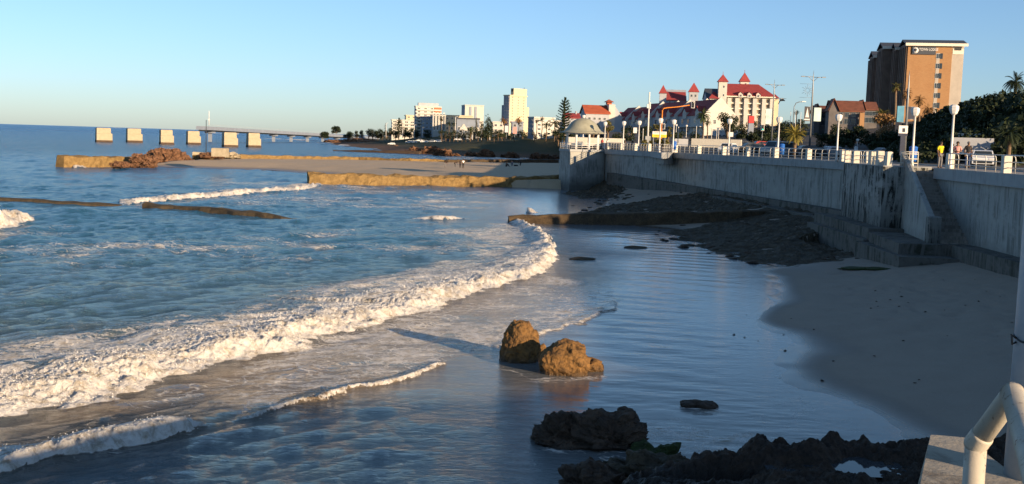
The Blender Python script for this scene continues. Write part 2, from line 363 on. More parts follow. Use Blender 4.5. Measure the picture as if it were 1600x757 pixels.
# ---- sea
def sea():
    na = 900; th = np.radians(np.linspace(-36, 32, na))
    r = [9.0]
    while r[-1] < 23: r.append(r[-1] * 1.006)
    while r[-1] < 50: r.append(r[-1] * 1.0021)
    while r[-1] < 150: r.append(r[-1] * 1.0038)
    while r[-1] < 1200: r.append(r[-1] * 1.011)
    while r[-1] < 45000: r.append(r[-1] * 1.06)
    r = np.array(r); nr = len(r)
    X = (r[:, None] * np.sin(th)[None, :]); Y = (r[:, None] * np.cos(th)[None, :]); R = np.broadcast_to(r[:, None], X.shape)
    ds, side, _, _ = polydist(X, Y, SHORE)
    sdw = np.where(side > 0, ds, -ds)             # positive on the water side
    depth = np.clip(sdw, -3, 30)
    openw = sstep(7, 25, depth)
    h = np.zeros(X.shape)
    rg = np.random.default_rng(3)
    q1, q2, q3 = vnoise(X / 7, Y / 7, 0, 1), vnoise(X / 3, Y / 3, 0, 2), vnoise(X / 13, Y / 13, 0, 3)
    for i in range(22):                            # chop travelling shoreward with spread
        lam = 0.9 * 1.13 ** i; a = rg.normal(-0.62, 0.55); k = 2 * pi / lam
        amp = 0.0130 * lam ** 0.66
        ph = k * (X * cos(a) + Y * sin(a)) + rg.uniform(0, 6.28) + 2.2 * (q1, q2, q3)[i % 3]
        s = np.sin(ph) if i % 2 else (1.0 - 2.0 * np.abs(np.sin(ph * 0.5))); fade = np.clip(lam / (R * 0.010), 0, 1)
        h += amp * (s + 0.35 * np.abs(s)) * fade * (0.55 + 0.5 * (q3, q1, q2)[i % 3])
    h *= 0.02 + 0.98 * openw
    h += 0.006 * fbm(X * 0.9, Y * 2.2, 2.0, 3, 5) * (1 - openw) * sstep(0.2, 3, depth)
    # ripple fans in the thin swash
    h += 0.008 * np.sin((X * 0.35 + Y) * 3.1 + 2.2 * vnoise(X / 5, Y / 5, 1)) * sstep(1.5, 4, depth) * (1 - openw) * sstep(28, 38, R)
    foam = np.zeros(X.shape); lace = np.zeros(X.shape)
    lump = fbm(X * 1.3, Y * 1.3, 0, 5, 11); lump2 = fbm(X * 5.4, Y * 5.4, 0.5, 4, 23, ridged=True)
    near = R < 420
    def breaker(front, back, amp, endfade=3.0, dens=1.0, rough=0.16, lacew=0.0):
        rough = rough * 0.50
        nonlocal h, foam, lace
        f = wxy(front); b = wxy(back); poly = f + b[::-1]
        df, sf, pf, L = polydist(X, Y, f); db, _, _, _ = polydist(X, Y, b)
        ins = inpoly(X, Y, poly) & near
        wob = 0.35 * lump
        dfi = np.where(ins, df, -df) + wob * np.clip(db, 0, 1); u = np.clip(dfi, 0, 99) / (np.clip(dfi, 0, 99) + db + 1e-6)
        live = ins | (near & (df < 1.2) & (pf > 0.2) & (pf < L - 0.2))
        ef = sstep(0, endfade, pf) * sstep(0, endfade, L - pf)
        prof = sstep(0, 0.16, u) * (1 - sstep(0.18, 1.0, u))
        crest = 0.78 + 0.3 * vnoise(pf * 0.45, 0, 7)
        h = h + np.where(live, amp * prof * crest * ef, 0)
        tur = (rough * np.maximum(lump2, -0.3) + rough * 0.8 * lump) * sstep(0.0, 0.12, u) * (1 - 0.75 * sstep(0.12, 0.42, u)) * (1 - sstep(0.7, 1.0, u))
        h = h + np.where(live, tur * ef, 0)
        fd = np.where(live, sstep(0.0, 0.03, u) * (1 - 0.80 * sstep(0.16, 0.75, u + 0.30 * lump)), 0) * dens
        foam = np.maximum(foam, fd * (0.35 + 0.65 * ef))
    breaker([(-60, 672), (0, 660), (100, 640), (200, 622), (240, 602), (330, 574), (400, 560), (470, 546), (500, 526), (600, 506), (680, 488), (700, 474), (800, 442), (862, 426), (870, 400), (862, 380), (845, 362), (805, 346)],
            [(-60, 525), (0, 528), (100, 515), (200, 498), (300, 485), (400, 462), (480, 442), (600, 428), (700, 414), (770, 398), (800, 388), (822, 376), (812, 362), (795, 350)], 0.40, 2.5, 1.0, 0.15)
    breaker([(-60, 765), (0, 746), (60, 732), (130, 718), (180, 701), (255, 690), (330, 672), (352, 664)], [(-60, 705), (0, 694), (60, 684), (150, 664), (250, 645), (320, 636), (355, 640)], 0.34, 1.5, 1.0, 0.10)
    breaker([(352, 664), (400, 655), (470, 631), (540, 613), (620, 598), (665, 580), (705, 561)], [(355, 650), (400, 642), (470, 618), (540, 602), (620, 585), (660, 566), (700, 553)], 0.075, 1.5, 0.66, 0.09)
    breaker([(186, 321), (260, 314), (330, 309), (400, 303), (480, 297), (511, 290)], [(188, 313), (250, 306), (330, 300), (420, 292), (490, 284), (506, 284)], 0.36, 6, 0.9, 0.30)
    breaker([(-60, 362), (0, 359), (30, 357), (54, 344)], [(-60, 330), (0, 334), (36, 332), (52, 337)], 1.15, 3.0, 1.0, 0.5)
    breaker([(966, 468), (960, 484), (905, 505), (860, 520), (800, 537), (776, 548)], [(950, 458), (940, 470), (895, 492), (850, 508), (790, 524), (765, 538)], 0.06, 1.0, 0.5, 0.03)
    breaker([(640, 343), (690, 344), (735, 342)], [(645, 338), (690, 338), (735, 339)], 0.25, 2, 1.0, 0.08)
    breaker([(822, 334), (848, 333)], [(824, 328), (845, 328)], 0.5, 0.8, 1.0, 0.2)
    breaker([(98, 262), (118, 263), (150, 262)], [(80, 255), (110, 256), (150, 258)], 0.9, 2, 1.0, 0.1)
    # swells behind the breakers
    def swell(line, amp, wdt):
        nonlocal h
        d, s_, p, L = polydist(X, Y, wxy(line)); h = h + amp * np.exp(-(d / wdt) ** 2) * sstep(0, 6, p) * sstep(0, 6, L - p) * near
    swell([(40, 350), (120, 338), (200, 332)], 0.5, 2.2)
    swell([(0, 470), (150, 462), (330, 452), (450, 440)], 0.10, 1.6)
    swell([(100, 400), (300, 392), (500, 385)], 0.12, 1.8)
    swell([(420, 690), (600, 660), (800, 655)], 0.06, 0.8)
    swell([(870, 375), (960, 372), (1020, 382)], 0.07, 1.2)
    # foam lace regions (pixel polygons laid on the sea level, weight)
    def region(px, wgt, soft=1.5):
        nonlocal lace
        p = wxy(px); ins = inpoly(X, Y, p); d, _, _, _ = polydist(X, Y, p + [p[0]])
        lace = np.maximum(lace, wgt * sstep(-soft, soft, np.where(ins, d, -d)) * near)
    region([(180, 640), (250, 610), (420, 560), (520, 525), (700, 480), (860, 430), (965, 450), (960, 484), (860, 520), (776, 548), (705, 562), (540, 614), (400, 652), (330, 660)], 0.85, 1.2)
    region([(870, 440), (955, 445), (972, 466), (950, 490), (870, 515), (820, 500)], 0.95, 0.8)
    region([(-80, 545), (0, 540), (150, 520), (280, 500), (420, 470), (500, 450), (640, 420), (820, 380), (800, 440), (400, 520), (0, 600)], 1.0, 1.2)
    region([(760, 350), (860, 352), (868, 400), (840, 420), (760, 400), (700, 380)], 0.95, 2.5)
    region([(-80, 390), (700, 350), (820, 350), (760, 390), (480, 430), (0, 430)], 0.52, 4)
    region([(300, 275), (700, 295), (850, 300), (820, 335), (300, 320)], 0.50, 8)
    region([(-40, 360), (100, 352), (160, 372), (60, 400), (-40, 405)], 0.6, 3)
    region([(0, 700), (360, 640), (500, 620), (540, 650), (300, 700), (0, 770)], 0.5, 1)
    region([(1000, 660), (1060, 650), (1120, 690), (1060, 720), (960, 720)], 0.6, 0.6)
    region([(930, 715), (1040, 700), (1040, 757), (900, 757)], 0.6, 0.5)
    region([(1180, 600), (1240, 600), (1420, 690), (1300, 700), (1150, 690)], 0.30, 1.0)
    for rp in ([(815, 690), (860, 708), (1000, 712), (1030, 700), (1020, 670), (1000, 690), (840, 698)], [(1010, 672), (1060, 655), (1130, 680), (1190, 672), (1150, 705), (1050, 712)], [(1050, 634), (1120, 634), (1130, 646), (1050, 646)], [(765, 560), (800, 575), (860, 590), (945, 586), (950, 596), (840, 600), (760, 576)], [(930, 655), (985, 652), (1020, 660), (985, 668)]): region(rp, 0.62, 0.35)
    lace = lace * (0.75 + 0.45 * fbm(X * 0.22, Y * 0.22, 0, 3, 31))
    # thin line of froth at each swash edge
    edge = np.exp(-((sdw - 0.10) / 0.16) ** 2) * (0.5 + 0.5 * vnoise(X * 0.8, Y * 0.8, 3)) * (R < 60)
    lace = np.maximum(lace, 0.55 * edge)
    # far surf at the other shore
    def far(px0, px1, y, wgt=1.0, wd=3.0):
        nonlocal foam, h
        d, _, p, L = polydist(X, Y, wxy([(px0, y), ((px0 + px1) / 2, y + 0.4), (px1, y + 0.6)])); e = np.exp(-(d / wd) ** 2) * sstep(0, 8, p) * sstep(0, 8, L - p)
        foam = np.maximum(foam, wgt * sstep(0.25, 0.5, e)); h = h + 0.8 * e
    far(700, 768, 254.5, 1, 7); far(784, 838, 249.5, 1, 7); far(725, 800, 247.5, .8, 5); far(858, 880, 255, 1, 4)
    far(520, 548, 227.5, 1, 12); far(556, 582, 229, 1, 14); far(578, 600, 232.5, 1, 12); far(600, 640, 231, .9, 8); far(500, 520, 224, 1, 12)
    far(430, 445, 217.5, 1, 16); far(462, 470, 219, 1, 12); far(340, 352, 208.5, 1, 40); far(180, 188, 200, .8, 40); far(484, 494, 220.5, 1, 14)
    h = h * np.where(sdw < 0.0, 0.3, 1.0)
    zone = wxy([(0, 665), (240, 605), (520, 525), (700, 480), (865, 425), (870, 395), (965, 440), (960, 490), (860, 525), (776, 555), (700, 568), (540, 622), (345, 668), (180, 705), (0, 750), (-300, 800), (-300, 700)])
    zi = inpoly(X, Y, zone); zd, _, _, _ = polydist(X, Y, zone + [zone[0]])
    turb = 0.34 * sstep(85, 26, R) + 0.8 * sstep(-2.0, 1.0, np.where(zi, zd, -zd)) + 0.5 * foam
    turb = np.clip(turb * (0.85 + 0.25 * fbm(X * 0.12, Y * 0.12, 0, 3, 9)), 0, 1)
    dist = np.clip(np.log(R / 20.0) / np.log(2000 / 20.0), 0, 1)
    P = np.stack([X, Y, h + 0.0], -1)
    att = np.stack([foam, np.clip(lace, 0, 1), turb, dist], -1)
    # calmness goes into a second attribute
    o = gridmesh('sea', P, nr, na, 'sea_water', True, att, kind='structure')
    ca = o.data.color_attributes.new('calm', 'FLOAT_COLOR', 'POINT')
    c4 = np.stack([openw, sstep(140, 400, R), openw * 0, openw * 0 + 1], -1); ca.data.foreach_set('color', np.ascontiguousarray(c4, np.float32).ravel())
    # froth thrown up along the breakers: many small lumps, one object
    fa = foam.ravel(); Pf = P.reshape(-1, 3); Rr = R.ravel(); g = np.random.default_rng(4)
    cand = np.where((fa > 0.72) & (Rr < 75) & (Rr > 20))[0]; wgt = Rr[cand] ** 2; pick = g.choice(cand, 15000, p=wgt / wgt.sum()); c0 = Pf[pick] + g.normal(size=(len(pick), 3)) * np.array([.08, .08, .0])
    sz = g.uniform(.005, .022, len(pick)) * (Rr[pick] / 40) ** .5; c0[:, 2] += g.exponential(.02, len(pick)) - .01
    oc = np.array([(1, 0, 0), (0, 1, 0), (-1, 0, 0), (0, -1, 0), (0, 0, .8), (0, 0, -.8)], float); V = (c0[:, None, :] + oc[None] * sz[:, None, None] * g.uniform(.6, 1.4, (len(pick), 6, 1)))
    tri = np.array([(0, 1, 4), (1, 2, 4), (2, 3, 4), (3, 0, 4), (1, 0, 5), (2, 1, 5), (3, 2, 5), (0, 3, 5)]); Fq = (np.arange(len(pick))[:, None, None] * 6 + tri[None]).reshape(-1, 3)
    me = bpy.data.meshes.new('surf_froth'); me.vertices.add(len(pick) * 6); me.vertices.foreach_set('co', V.astype(np.float32).ravel()); me.loops.add(Fq.size); me.loops.foreach_set('vertex_index', Fq.ravel().astype(np.int32)); me.polygons.add(len(Fq))
    me.polygons.foreach_set('loop_start', np.arange(0, Fq.size, 3, dtype=np.int32)); me.polygons.foreach_set('loop_total', np.full(len(Fq), 3, np.int32)); me.update(calc_edges=True); me.polygons.foreach_set('use_smooth', np.ones(len(Fq), bool)); me.materials.append(M('froth'))
    link('surf_froth', me, kind='stuff')
    return o
plain('froth', (0.92, 0.91, 0.88), 0.8, var=.03)
def seamat():
    k = N('sea_water')
    at = k.n('ShaderNodeAttribute', attribute_name='mask'); sp = k.n('ShaderNodeSeparateColor'); k.l(at.outputs['Color'], sp.inputs[0])
    foam, lace, turb, dist = sp.outputs[0], sp.outputs[1], sp.outputs[2], at.outputs['Alpha']
    a2 = k.n('ShaderNodeAttribute', attribute_name='calm'); s2 = k.n('ShaderNodeSeparateColor'); k.l(a2.outputs['Color'], s2.inputs[0]); openw, farw = s2.outputs[0], s2.outputs[1]
    v = k.coord(kind='Object'); vst = k.coord((0.45, 1.0, 1.0)); vfar = k.coord((0.10, 0.22, 1.0))
    # body colour
    body = k.mix(dist, (0.045, 0.155, 0.225), (0.011, 0.11, 0.32))
    body = k.mix(k.math('MULTIPLY', k.math('SUBTRACT', 1.0, openw), 0.8), body, (0.16, 0.17, 0.175))
    body = k.mix(turb, body, (0.20, 0.155, 0.105))
    # lace pattern: distorted cell edges broken by noise
    w = k.n('ShaderNodeTexNoise'); k.l(v, w.inputs['Vector']); w.inputs['Scale'].default_value = 0.9; w.inputs['Detail'].default_value = 4
    vm = k.n('ShaderNodeVectorMath', operation='MULTIPLY_ADD'); k.l(w.outputs['Color'], vm.inputs[0]); vm.inputs[1].default_value = (1.1, 1.5, 0); k.l(k.coord((0.62, 1.15, 1)), vm.inputs[2])
    vo = k.n('ShaderNodeTexVoronoi', feature='DISTANCE_TO_EDGE'); k.l(vm.outputs[0], vo.inputs['Vector']); vo.inputs['Scale'].default_value = 1.8
    vo2 = k.n('ShaderNodeTexVoronoi', feature='DISTANCE_TO_EDGE'); k.l(vm.outputs[0], vo2.inputs['Vector']); vo2.inputs['Scale'].default_value = 5.5
    cells = k.math('ADD', k.ramp(vo.outputs['Distance'], [(0.0, 1.0), (0.10, 0.0)]), k.math('MULTIPLY', k.ramp(vo2.outputs['Distance'], [(0.0, 1.0), (0.15, 0.0)]), 0.7))
    big = k.noise(k.coord((0.6, 1.2, 1)), 0.55, 5, 0.65, 0.6)
    lv = k.math('MULTIPLY', lace, k.math('ADD', k.math('MULTIPLY', cells, 0.75), k.math('MULTIPLY', k.ramp(big, [(0.36, 0), (0.66, 1)]), 0.9)))
    lmask = k.ramp(lv, [(0.36, 0.0), (0.70, 0.92)])
    fn = k.noise(v, 2.6, 8, 0.78, 0.6)
    fmask = k.ramp(k.math('ADD', foam, k.math('MULTIPLY', k.math('SUBTRACT', fn, 0.5), 1.5)), [(0.34, 0.0), (0.52, 1.0)])
    fmask = k.math('MULTIPLY', fmask, k.ramp(foam, [(0.03, 0), (0.15, 1)]))
    fm = k.math('MAXIMUM', fmask, lmask)
    # water surface
    n1 = k.math('ADD', k.noise(vst, 1.7, 7, 0.70, 0.7), k.math('MULTIPLY', k.math('ABSOLUTE', k.math('SUBTRACT', k.noise(vst, 2.6, 5, 0.6, 0.9), 0.5)), -1.6)); n2 = k.noise(vst, 6, 5, 0.65); nf = k.noise(vfar, 1.0, 8, 0.72)
    hh = k.math('ADD', k.math('MULTIPLY', n1, 1.0), k.math('MULTIPLY', n2, 0.62))
    hh = k.math('MULTIPLY', hh, k.math('ADD', 0.012, k.math('MULTIPLY', openw, 0.90)))
    b1 = k.bump(hh, 1.0, 0.42)
    b2n = k.n('ShaderNodeBump'); b2n.inputs['Distance'].default_value = 5.0; k.l(nf, b2n.inputs['Height']); k.l(k.math('MULTIPLY', farw, 0.9), b2n.inputs['Strength']); k.l(b1, b2n.inputs['Normal'])
    rough = k.math('ADD', 0.06, k.math('MULTIPLY', dist, 0.22))
    water = k.bsdf(body, rough, 0, b2n.outputs[0], 0.5, 1.33)
    fb = k.bump(k.math('ADD', k.noise(v, 6, 6, 0.75, 0.6), k.math('MULTIPLY', k.noise(v, 26, 4, 0.7), 0.35)), 0.9, 0.16)
    fcol = k.mix(k.ramp(k.noise(v, 2.2, 7, 0.75, .5), [(0.36, 0), (0.54, 1)]), (0.46, 0.40, 0.31), (0.88, 0.86, 0.82))
    fo = k.bsdf(fcol, 0.85, 0, fb, 0.2)
    mx = k.n('ShaderNodeMixShader'); k.l(fm, mx.inputs[0]); k.l(water, mx.inputs[1]); k.l(fo, mx.inputs[2])
    k.end(mx.outputs[0])
seamat(); sea()

# ---- sand
def sandmat():
    k = N('sand'); v = k.coord()
    g = k.n('ShaderNodeNewGeometry'); sp = k.n('ShaderNodeSeparateXYZ'); k.l(g.outputs['Position'], sp.inputs[0])
    at = k.n('ShaderNodeAttribute', attribute_name='mask'); s2 = k.n('ShaderNodeSeparateColor'); k.l(at.outputs['Color'], s2.inputs[0]); wet = s2.outputs[0]
    c = k.mix(k.noise(v, 0.6, 6, 0.6), (0.27, 0.225, 0.18), (0.36, 0.30, 0.24))
    c = k.mix(k.ramp(k.noise(v, 60, 2, 0.5), [(0.35, 0.4), (0.5, 0)]), c, (0.10, 0.08, 0.06))
    c = k.mix(wet, c, (0.11, 0.09, 0.075))
    r = k.math('SUBTRACT', 0.9, k.math('MULTIPLY', wet, 0.72))
    vo = k.n('ShaderNodeTexVoronoi'); k.l(v, vo.inputs['Vector']); vo.inputs['Scale'].default_value = 1.6
    h = k.math('ADD', k.noise(v, 3, 5, 0.6), k.ramp(vo.outputs['Distance'], [(0.0, -0.5), (0.12, 0.0)]))
    b = k.n('ShaderNodeBump'); b.inputs['Distance'].default_value = 0.05; k.l(h, b.inputs['Height']); k.l(k.math('SUBTRACT', 0.5, k.math('MULTIPLY', wet, 0.46)), b.inputs['Strength'])
    k.end(k.bsdf(c, r, 0, b.outputs[0], 0.4))
sandmat()
def beach_z(X, Y):
    d, s, _, _ = polydist(X, Y, SHORE); sd_ = np.where(s > 0, -d, d)      # positive on the land side
    dw, _, _, _ = polydist(X, Y, LANDEDGE)
    t = sd_ / (np.abs(sd_) + dw + 1e-3)
    top = np.interp(Y, [10, 60, 80, 100, 130, 168], [1.3, 1.5, 1.6, 1.7, 2.2, 2.7])
    z = np.where(sd_ > 0, top * np.clip(t, 0, 1) ** 1.0 * np.clip(0.35 + sd_ / 22, 0.35, 1), sd_ * 0.05)
    flat = np.exp(-(((X - 13) / 4.0) ** 2 + ((Y - 71) / 7.0) ** 2))
    z = z * (1 - 0.85 * flat)
    return z + 0.02 * fbm(X * 0.5, Y * 0.5, 0, 3, 2), sd_
xs = np.arange(2, 31.01, 0.22); ys = np.concatenate([np.arange(8, 110, 0.3), np.arange(110, 178, 0.7)])
X, Y = np.meshgrid(xs, ys); Z, SD = beach_z(X, Y)
wet = np.clip(1.25 - SD / (1.5 + 0.9 * vnoise(X * .3, Y * .3)), 0, 1); wet = np.maximum(wet, 0.9 * np.exp(-(((X - 16) / 5.5) ** 2 + ((Y - 72) / 6.5) ** 2)))
fp = np.zeros(X.shape)
gf = np.random.default_rng(12)
for _ in range(420):
    cx, cy = gf.normal(19.5, 4), gf.normal(50, 13); fp -= .06 * np.exp(-(((X - cx) / .2) ** 2 + ((Y - cy) / .26) ** 2)) * (np.abs(X - cx) < 1)
Z = Z + fp * sstep(1.5, 4, SD) + .012 * fbm(X * 1.3, Y * 1.3, 0, 4, 77) * sstep(1, 4, SD)
gridmesh('beach', np.stack([X, Y, Z], -1), len(ys), len(xs), 'sand', True, np.stack([wet, wet * 0, wet * 0, wet * 0 + 1], -1), kind='structure')
# seabed under everything, so that no view sees below the water
mb = MB(); mb.add([(-3000, -200, -3), (3000, -200, -3), (3000, 3000, -3), (-3000, 3000, -3)], [(0, 1, 2, 3)]); mb.build('seabed', 'rock_dark', kind='structure')

# sand terrace behind the pool wall
TERR = [(-74, 214), (-66, 257), (-8, 264), (12, 262), (15, 240), (14, 168), (-8, 173), (-30, 170), (-36, 200), (-50, 213)]
xs = np.arange(-78, 18, 0.8); ys = np.arange(165, 268, 0.8); X, Y = np.meshgrid(xs, ys)
ins = inpoly(X, Y, TERR); d, _, _, _ = polydist(X, Y, TERR + [TERR[0]]); sdt = np.where(ins, d, -d)
hgt = np.interp(X, [-74, -45, -28, 0, 14], [0.4, 0.7, 0.95, 1.1, 1.6]) + 0.008 * (Y - 170)
dwl, _, _, _ = polydist(X, Y, [(-74, 214), (-50, 213), (-36, 200), (-31, 171)])
Z = np.where(ins, hgt * np.clip(dwl / 14, 0, 1) ** 0.8, -0.25) + 0.05 * fbm(X * .2, Y * .2, 0, 3, 4) - np.where(ins, 0, 0.2)
msk = (inpoly(X, Y, TERR) | (d < 2.0)); mk = msk[:-1, :-1]
w_ = np.clip(1 - dwl / 5, 0, 1)
gridmesh('sand_terrace', np.stack([X, Y, Z], -1), len(ys), len(xs), 'sand', True, np.stack([w_, w_ * 0, w_ * 0, w_ * 0 + 1], -1), mask=mk, kind='structure')

# ---- land: promenade level, street, rising ground and the bushy hill
HR = np.array([(104, 56, 8.5), (112, 57, 12.5), (118, 58, 13.8), (150, 68, 14.6), (170, 74, 14.0), (200, 80.5, 14.7), (225, 86, 11.5), (250, 100, 9)])
def land_z(X, Y):
    d, s, _, _ = polydist(X, Y, LANDEDGE + [(24, 300), (22, 460)])
    z = 6.36 + 0 * X
    z = z + sstep(130, 420, Y) * 5.0 + np.clip((X - 60) / 60, 0, 1.3) * sstep(140, 330, Y) * 6.0
    xr = np.interp(Y, HR[:, 0], HR[:, 1]); zr = np.interp(Y, HR[:, 0], HR[:, 2])
    hl = (zr - z) * sstep(0, 1, (X - (xr - 15)) / 15) * sstep(102, 116, Y) * (1 - sstep(225, 270, Y)) * (1 - 0.3 * sstep(30, 100, X - xr))
    hill = np.maximum(hl, 0)
    return z + hill + np.where(hill > 0.3, 0.5 * fbm(X * .25, Y * .25, 0, 3, 8), 0), hill
def landobj(name, xs, ys, mat, cond, dz=0.0):
    X, Y = np.meshgrid(xs, ys); Z, Hh = land_z(X, Y); mk = cond(X, Y, Hh)[:-1, :-1]
    return gridmesh(name, np.stack([X, Y, Z + dz], -1), len(ys), len(xs), mat, True, mask=mk, kind='structure')
edgex = lambda Y: np.interp(Y, [6, 30, 59, 64.5, 71, 76, 97, 142, 168, 178, 300, 460], [27.2, 27.0, 27.4, 27.8, 28.3, 28.9, 29.1, 20.7, 13.8, 14, 24, 22])
sandmat2 = MATS['sand'].copy(); MATS['dry_sunlit_sand'] = sandmat2; sandmat2.name = 'dry_sunlit_sand'  # brighter, warmer sand copy; low sunlight is put into its colour
for nd in sandmat2.node_tree.nodes:
    if nd.bl_idname == 'ShaderNodeMix' and tuple(round(x, 2) for x in nd.inputs[7].default_value[:3]) == (0.36, 0.30, 0.24): nd.inputs[6].default_value = (.46, .35, .23, 1); nd.inputs[7].default_value = (.60, .47, .32, 1)
bpy.data.objects['sand_terrace'].data.materials[0] = sandmat2
plain('scrub', (0.035, 0.045, 0.018), 0.95, var=0.4, scale=0.6)
xs = np.concatenate([np.arange(12, 130, 1.0), np.arange(130, 420, 6.0)]); ys = np.concatenate([np.arange(-60, 260, 1.0), np.arange(260, 900, 8.0)])
# street and promenade are laid as one sheet snapped to the wall's line
X, Y = np.meshgrid(xs, ys); ex = edgex(Y) + 0.3; Xs = np.where(X < ex, ex, X)
Z, Hh = land_z(Xs, Y); south = Y < 12
mk = (~((X < ex - 1.2)))[:-1, :-1]
gridmesh('street_ground', np.stack([Xs, Y, Z], -1), len(ys), len(xs), 'asphalt', True, mask=mk, kind='structure')
X, Y = np.meshgrid(np.arange(36, 140, 1.0), np.arange(100, 275, 1.0)); Z, Hh = land_z(X, Y)
gridmesh('bushy_hill', np.stack([X, Y, Z + 0.05], -1), X.shape[0], X.shape[1], 'scrub', True, mask=(Hh > 0.25)[:-1, :-1], kind='structure')
# promenade paving strip along the wall
ys = np.arange(0, 172, 2.0); L = []
for y in ys: e = float(edgex(y)); L.append([(e + 0.35, y, 6.364), (e + 5.4, y, 6.364)])
P = np.array(L); gridmesh('promenade_paving', P, len(ys), 2, 'paving', kind='structure')
mb = MB()
for y in ys[:-1]:
    a, b = float(edgex(y)) + 5.4, float(edgex(y + 2)) + 5.4
    mb.prism([(a, y), (b, y + 2), (b + 0.25, y + 2), (a + 0.25, y)], 6.30, 6.48)
mb.build('kerb', 'pale_concrete', kind='structure')
mb = MB()
for y in range(60, 170, 6):
    a, b = float(edgex(y)) + 10.5, float(edgex(y + 3)) + 10.5
    mb.add([(a, y, 6.372), (a + .15, y, 6.372), (b + .15, y + 3, 6.372), (b, y + 3, 6.372)], [(0, 1, 2, 3)])
mb.build('road_markings', 'white_paint', kind='structure')

# ---- far shore with the lawn
FS = [(300, 420), (60, 452), (20, 462), (0, 455), (-28, 455), (-46, 470), (-80, 600), (-118, 720), (-165, 960), (-190, 1250)]
xs = np.arange(-420, 420, 5.0); ys = np.concatenate([np.arange(445, 700, 3.0), np.arange(700, 2600, 14.0)])
X, Y = np.meshgrid(xs, ys); d, s, _, _ = polydist(X, Y, FS); sdl = np.where(s < 0, d, -d)
Z = np.where(sdl > 0, np.minimum(9.2, sdl * 0.13) * (0.55 + 0.45 * sstep(-120, -20, X)), sdl * 0.1) + 0.35 * fbm(X * .05, Y * .05, 0, 4, 6)
k = N('lawn'); v = k.coord(); g = k.n('ShaderNodeNewGeometry'); sp = k.n('ShaderNodeSeparateXYZ'); k.l(g.outputs['Position'], sp.inputs[0])
c = k.mix(k.noise(v, 0.05, 5, 0.6), (0.045, 0.055, 0.025), (0.10, 0.09, 0.045))
mr = k.n('ShaderNodeMapRange'); k.l(k.math('ADD', sp.outputs[2], k.math('MULTIPLY', k.noise(v, 0.06, 5, 0.7), 3)), mr.inputs[0]); mr.inputs[1].default_value = 2.5; mr.inputs[2].default_value = 4.0
c = k.mix(mr.outputs[0], (0.15, 0.09, 0.055), c); k.end(k.bsdf(c, 0.9, 0, k.bump(k.noise(v, 0.5, 5, .7), .5, .6), 0.2))
gridmesh('far_shore', np.stack([X, Y, Z], -1), len(ys), len(xs), 'lawn', True, mask=(sdl > -12)[:-1, :-1], kind='structure')
def far_z(x, y):
    X, Y = np.array([float(x)]), np.array([float(y)]); d, s, _, _ = polydist(X, Y, FS); q = d[0] if s[0] < 0 else -d[0]
    return float(min(9.2, q * 0.13) * (0.55 + 0.45 * sstep(-120, -20, X)[0])) if q > 0 else 0.0
# ================================================================== sea wall, stairs, rotunda, railings, lamps
def offset(pl, d):               # positive = towards the sea (left of travel)
    out = []
    for i, p in enumerate(pl):
        ns = []
        for a, b in ((i - 1, i), (i, i + 1)):
            if 0 <= a and b < len(pl):
                dx, dy = pl[b][0] - pl[a][0], pl[b][1] - pl[a][1]; L = sqrt(dx * dx + dy * dy); ns.append(Vector((-dy / L, dx / L)))
        n = sum(ns, Vector((0, 0))).normalized(); n = n / max(0.5, n.dot(ns[0])); out.append((p[0] + n.x * d, p[1] + n.y * d))
    return out
def band(pl, d0, d1): return offset(pl, d0) + offset(pl, d1)[::-1]
def seawall(pl, label, mat='wall_concrete', z0=-1.0, cop=True, joints=True):
    t = empty('sea_wall', (pl[0][0], pl[0][1], 0), label=label, cat='wall')
    L = [(x - pl[0][0], y - pl[0][1]) for x, y in pl]
    mb = MB(); mb.prism(band(L, 0.0, -0.6), z0, 6.30); mb.build('wall_body', mat, t)
    if cop:
        mb = MB(); mb.prism(band(L, 0.22, -0.62), 5.72, 6.45); mb.build('coping', 'pale_concrete', t)
    return t
MAINA = [(29.05, 88.1), (29.1, 97), (20.7, 142), (13.95, 167.5)]
seawall(MAINA, 'long grey stained concrete sea wall running from the square bastion back to the domed rotunda')
RIGHTW = [(27.0, 12), (27.0, 30), (27.4, 59), (27.75, 64.5), (28.3, 71), (28.62, 73.9)]
seawall(RIGHTW, 'plain pale concrete sea wall to the right of the stairs')
# lookout: cantilevered triangular slab on the wall
t = empty('lookout', (20.7, 142, 0), label='small triangular lookout slab jutting from the sea wall under its own rails', cat='balcony')
mb = MB(); mb.prism([(-2.15, 8.2), (-3.0, -10.5), (-.1, -0.1), (.3, 4)], 5.70, 6.453); mb.build('slab', 'pale_concrete', t)
mb = MB(); mb.prism([(-1.6, 6.0), (-1.9, -4.5), (0.15, 0.1)], 4.9, 5.698); mb.build('bracket', 'wall_concrete', t)
# bastion
t = empty('bastion', (26, 76, 0), label='square projecting concrete bastion beside the stairs, its side black with streaks', cat='wall')
BP = [(25.7, 76.0), (28.9, 75.55), (29.65, 88.0), (26.55, 88.0)]
mb = MB(); mb.prism([(x - 26, y - 76) for x, y in BP], -1, 6.40); mb.build('wall_body', 'stained_concrete', t)
mb = MB(); mb.prism([(-0.303, 0.04), (2.92, -0.42), (3.62, 12.0), (0.53, 12.02)], 6.40, 6.47); mb.build('deck', 'pale_concrete', t)
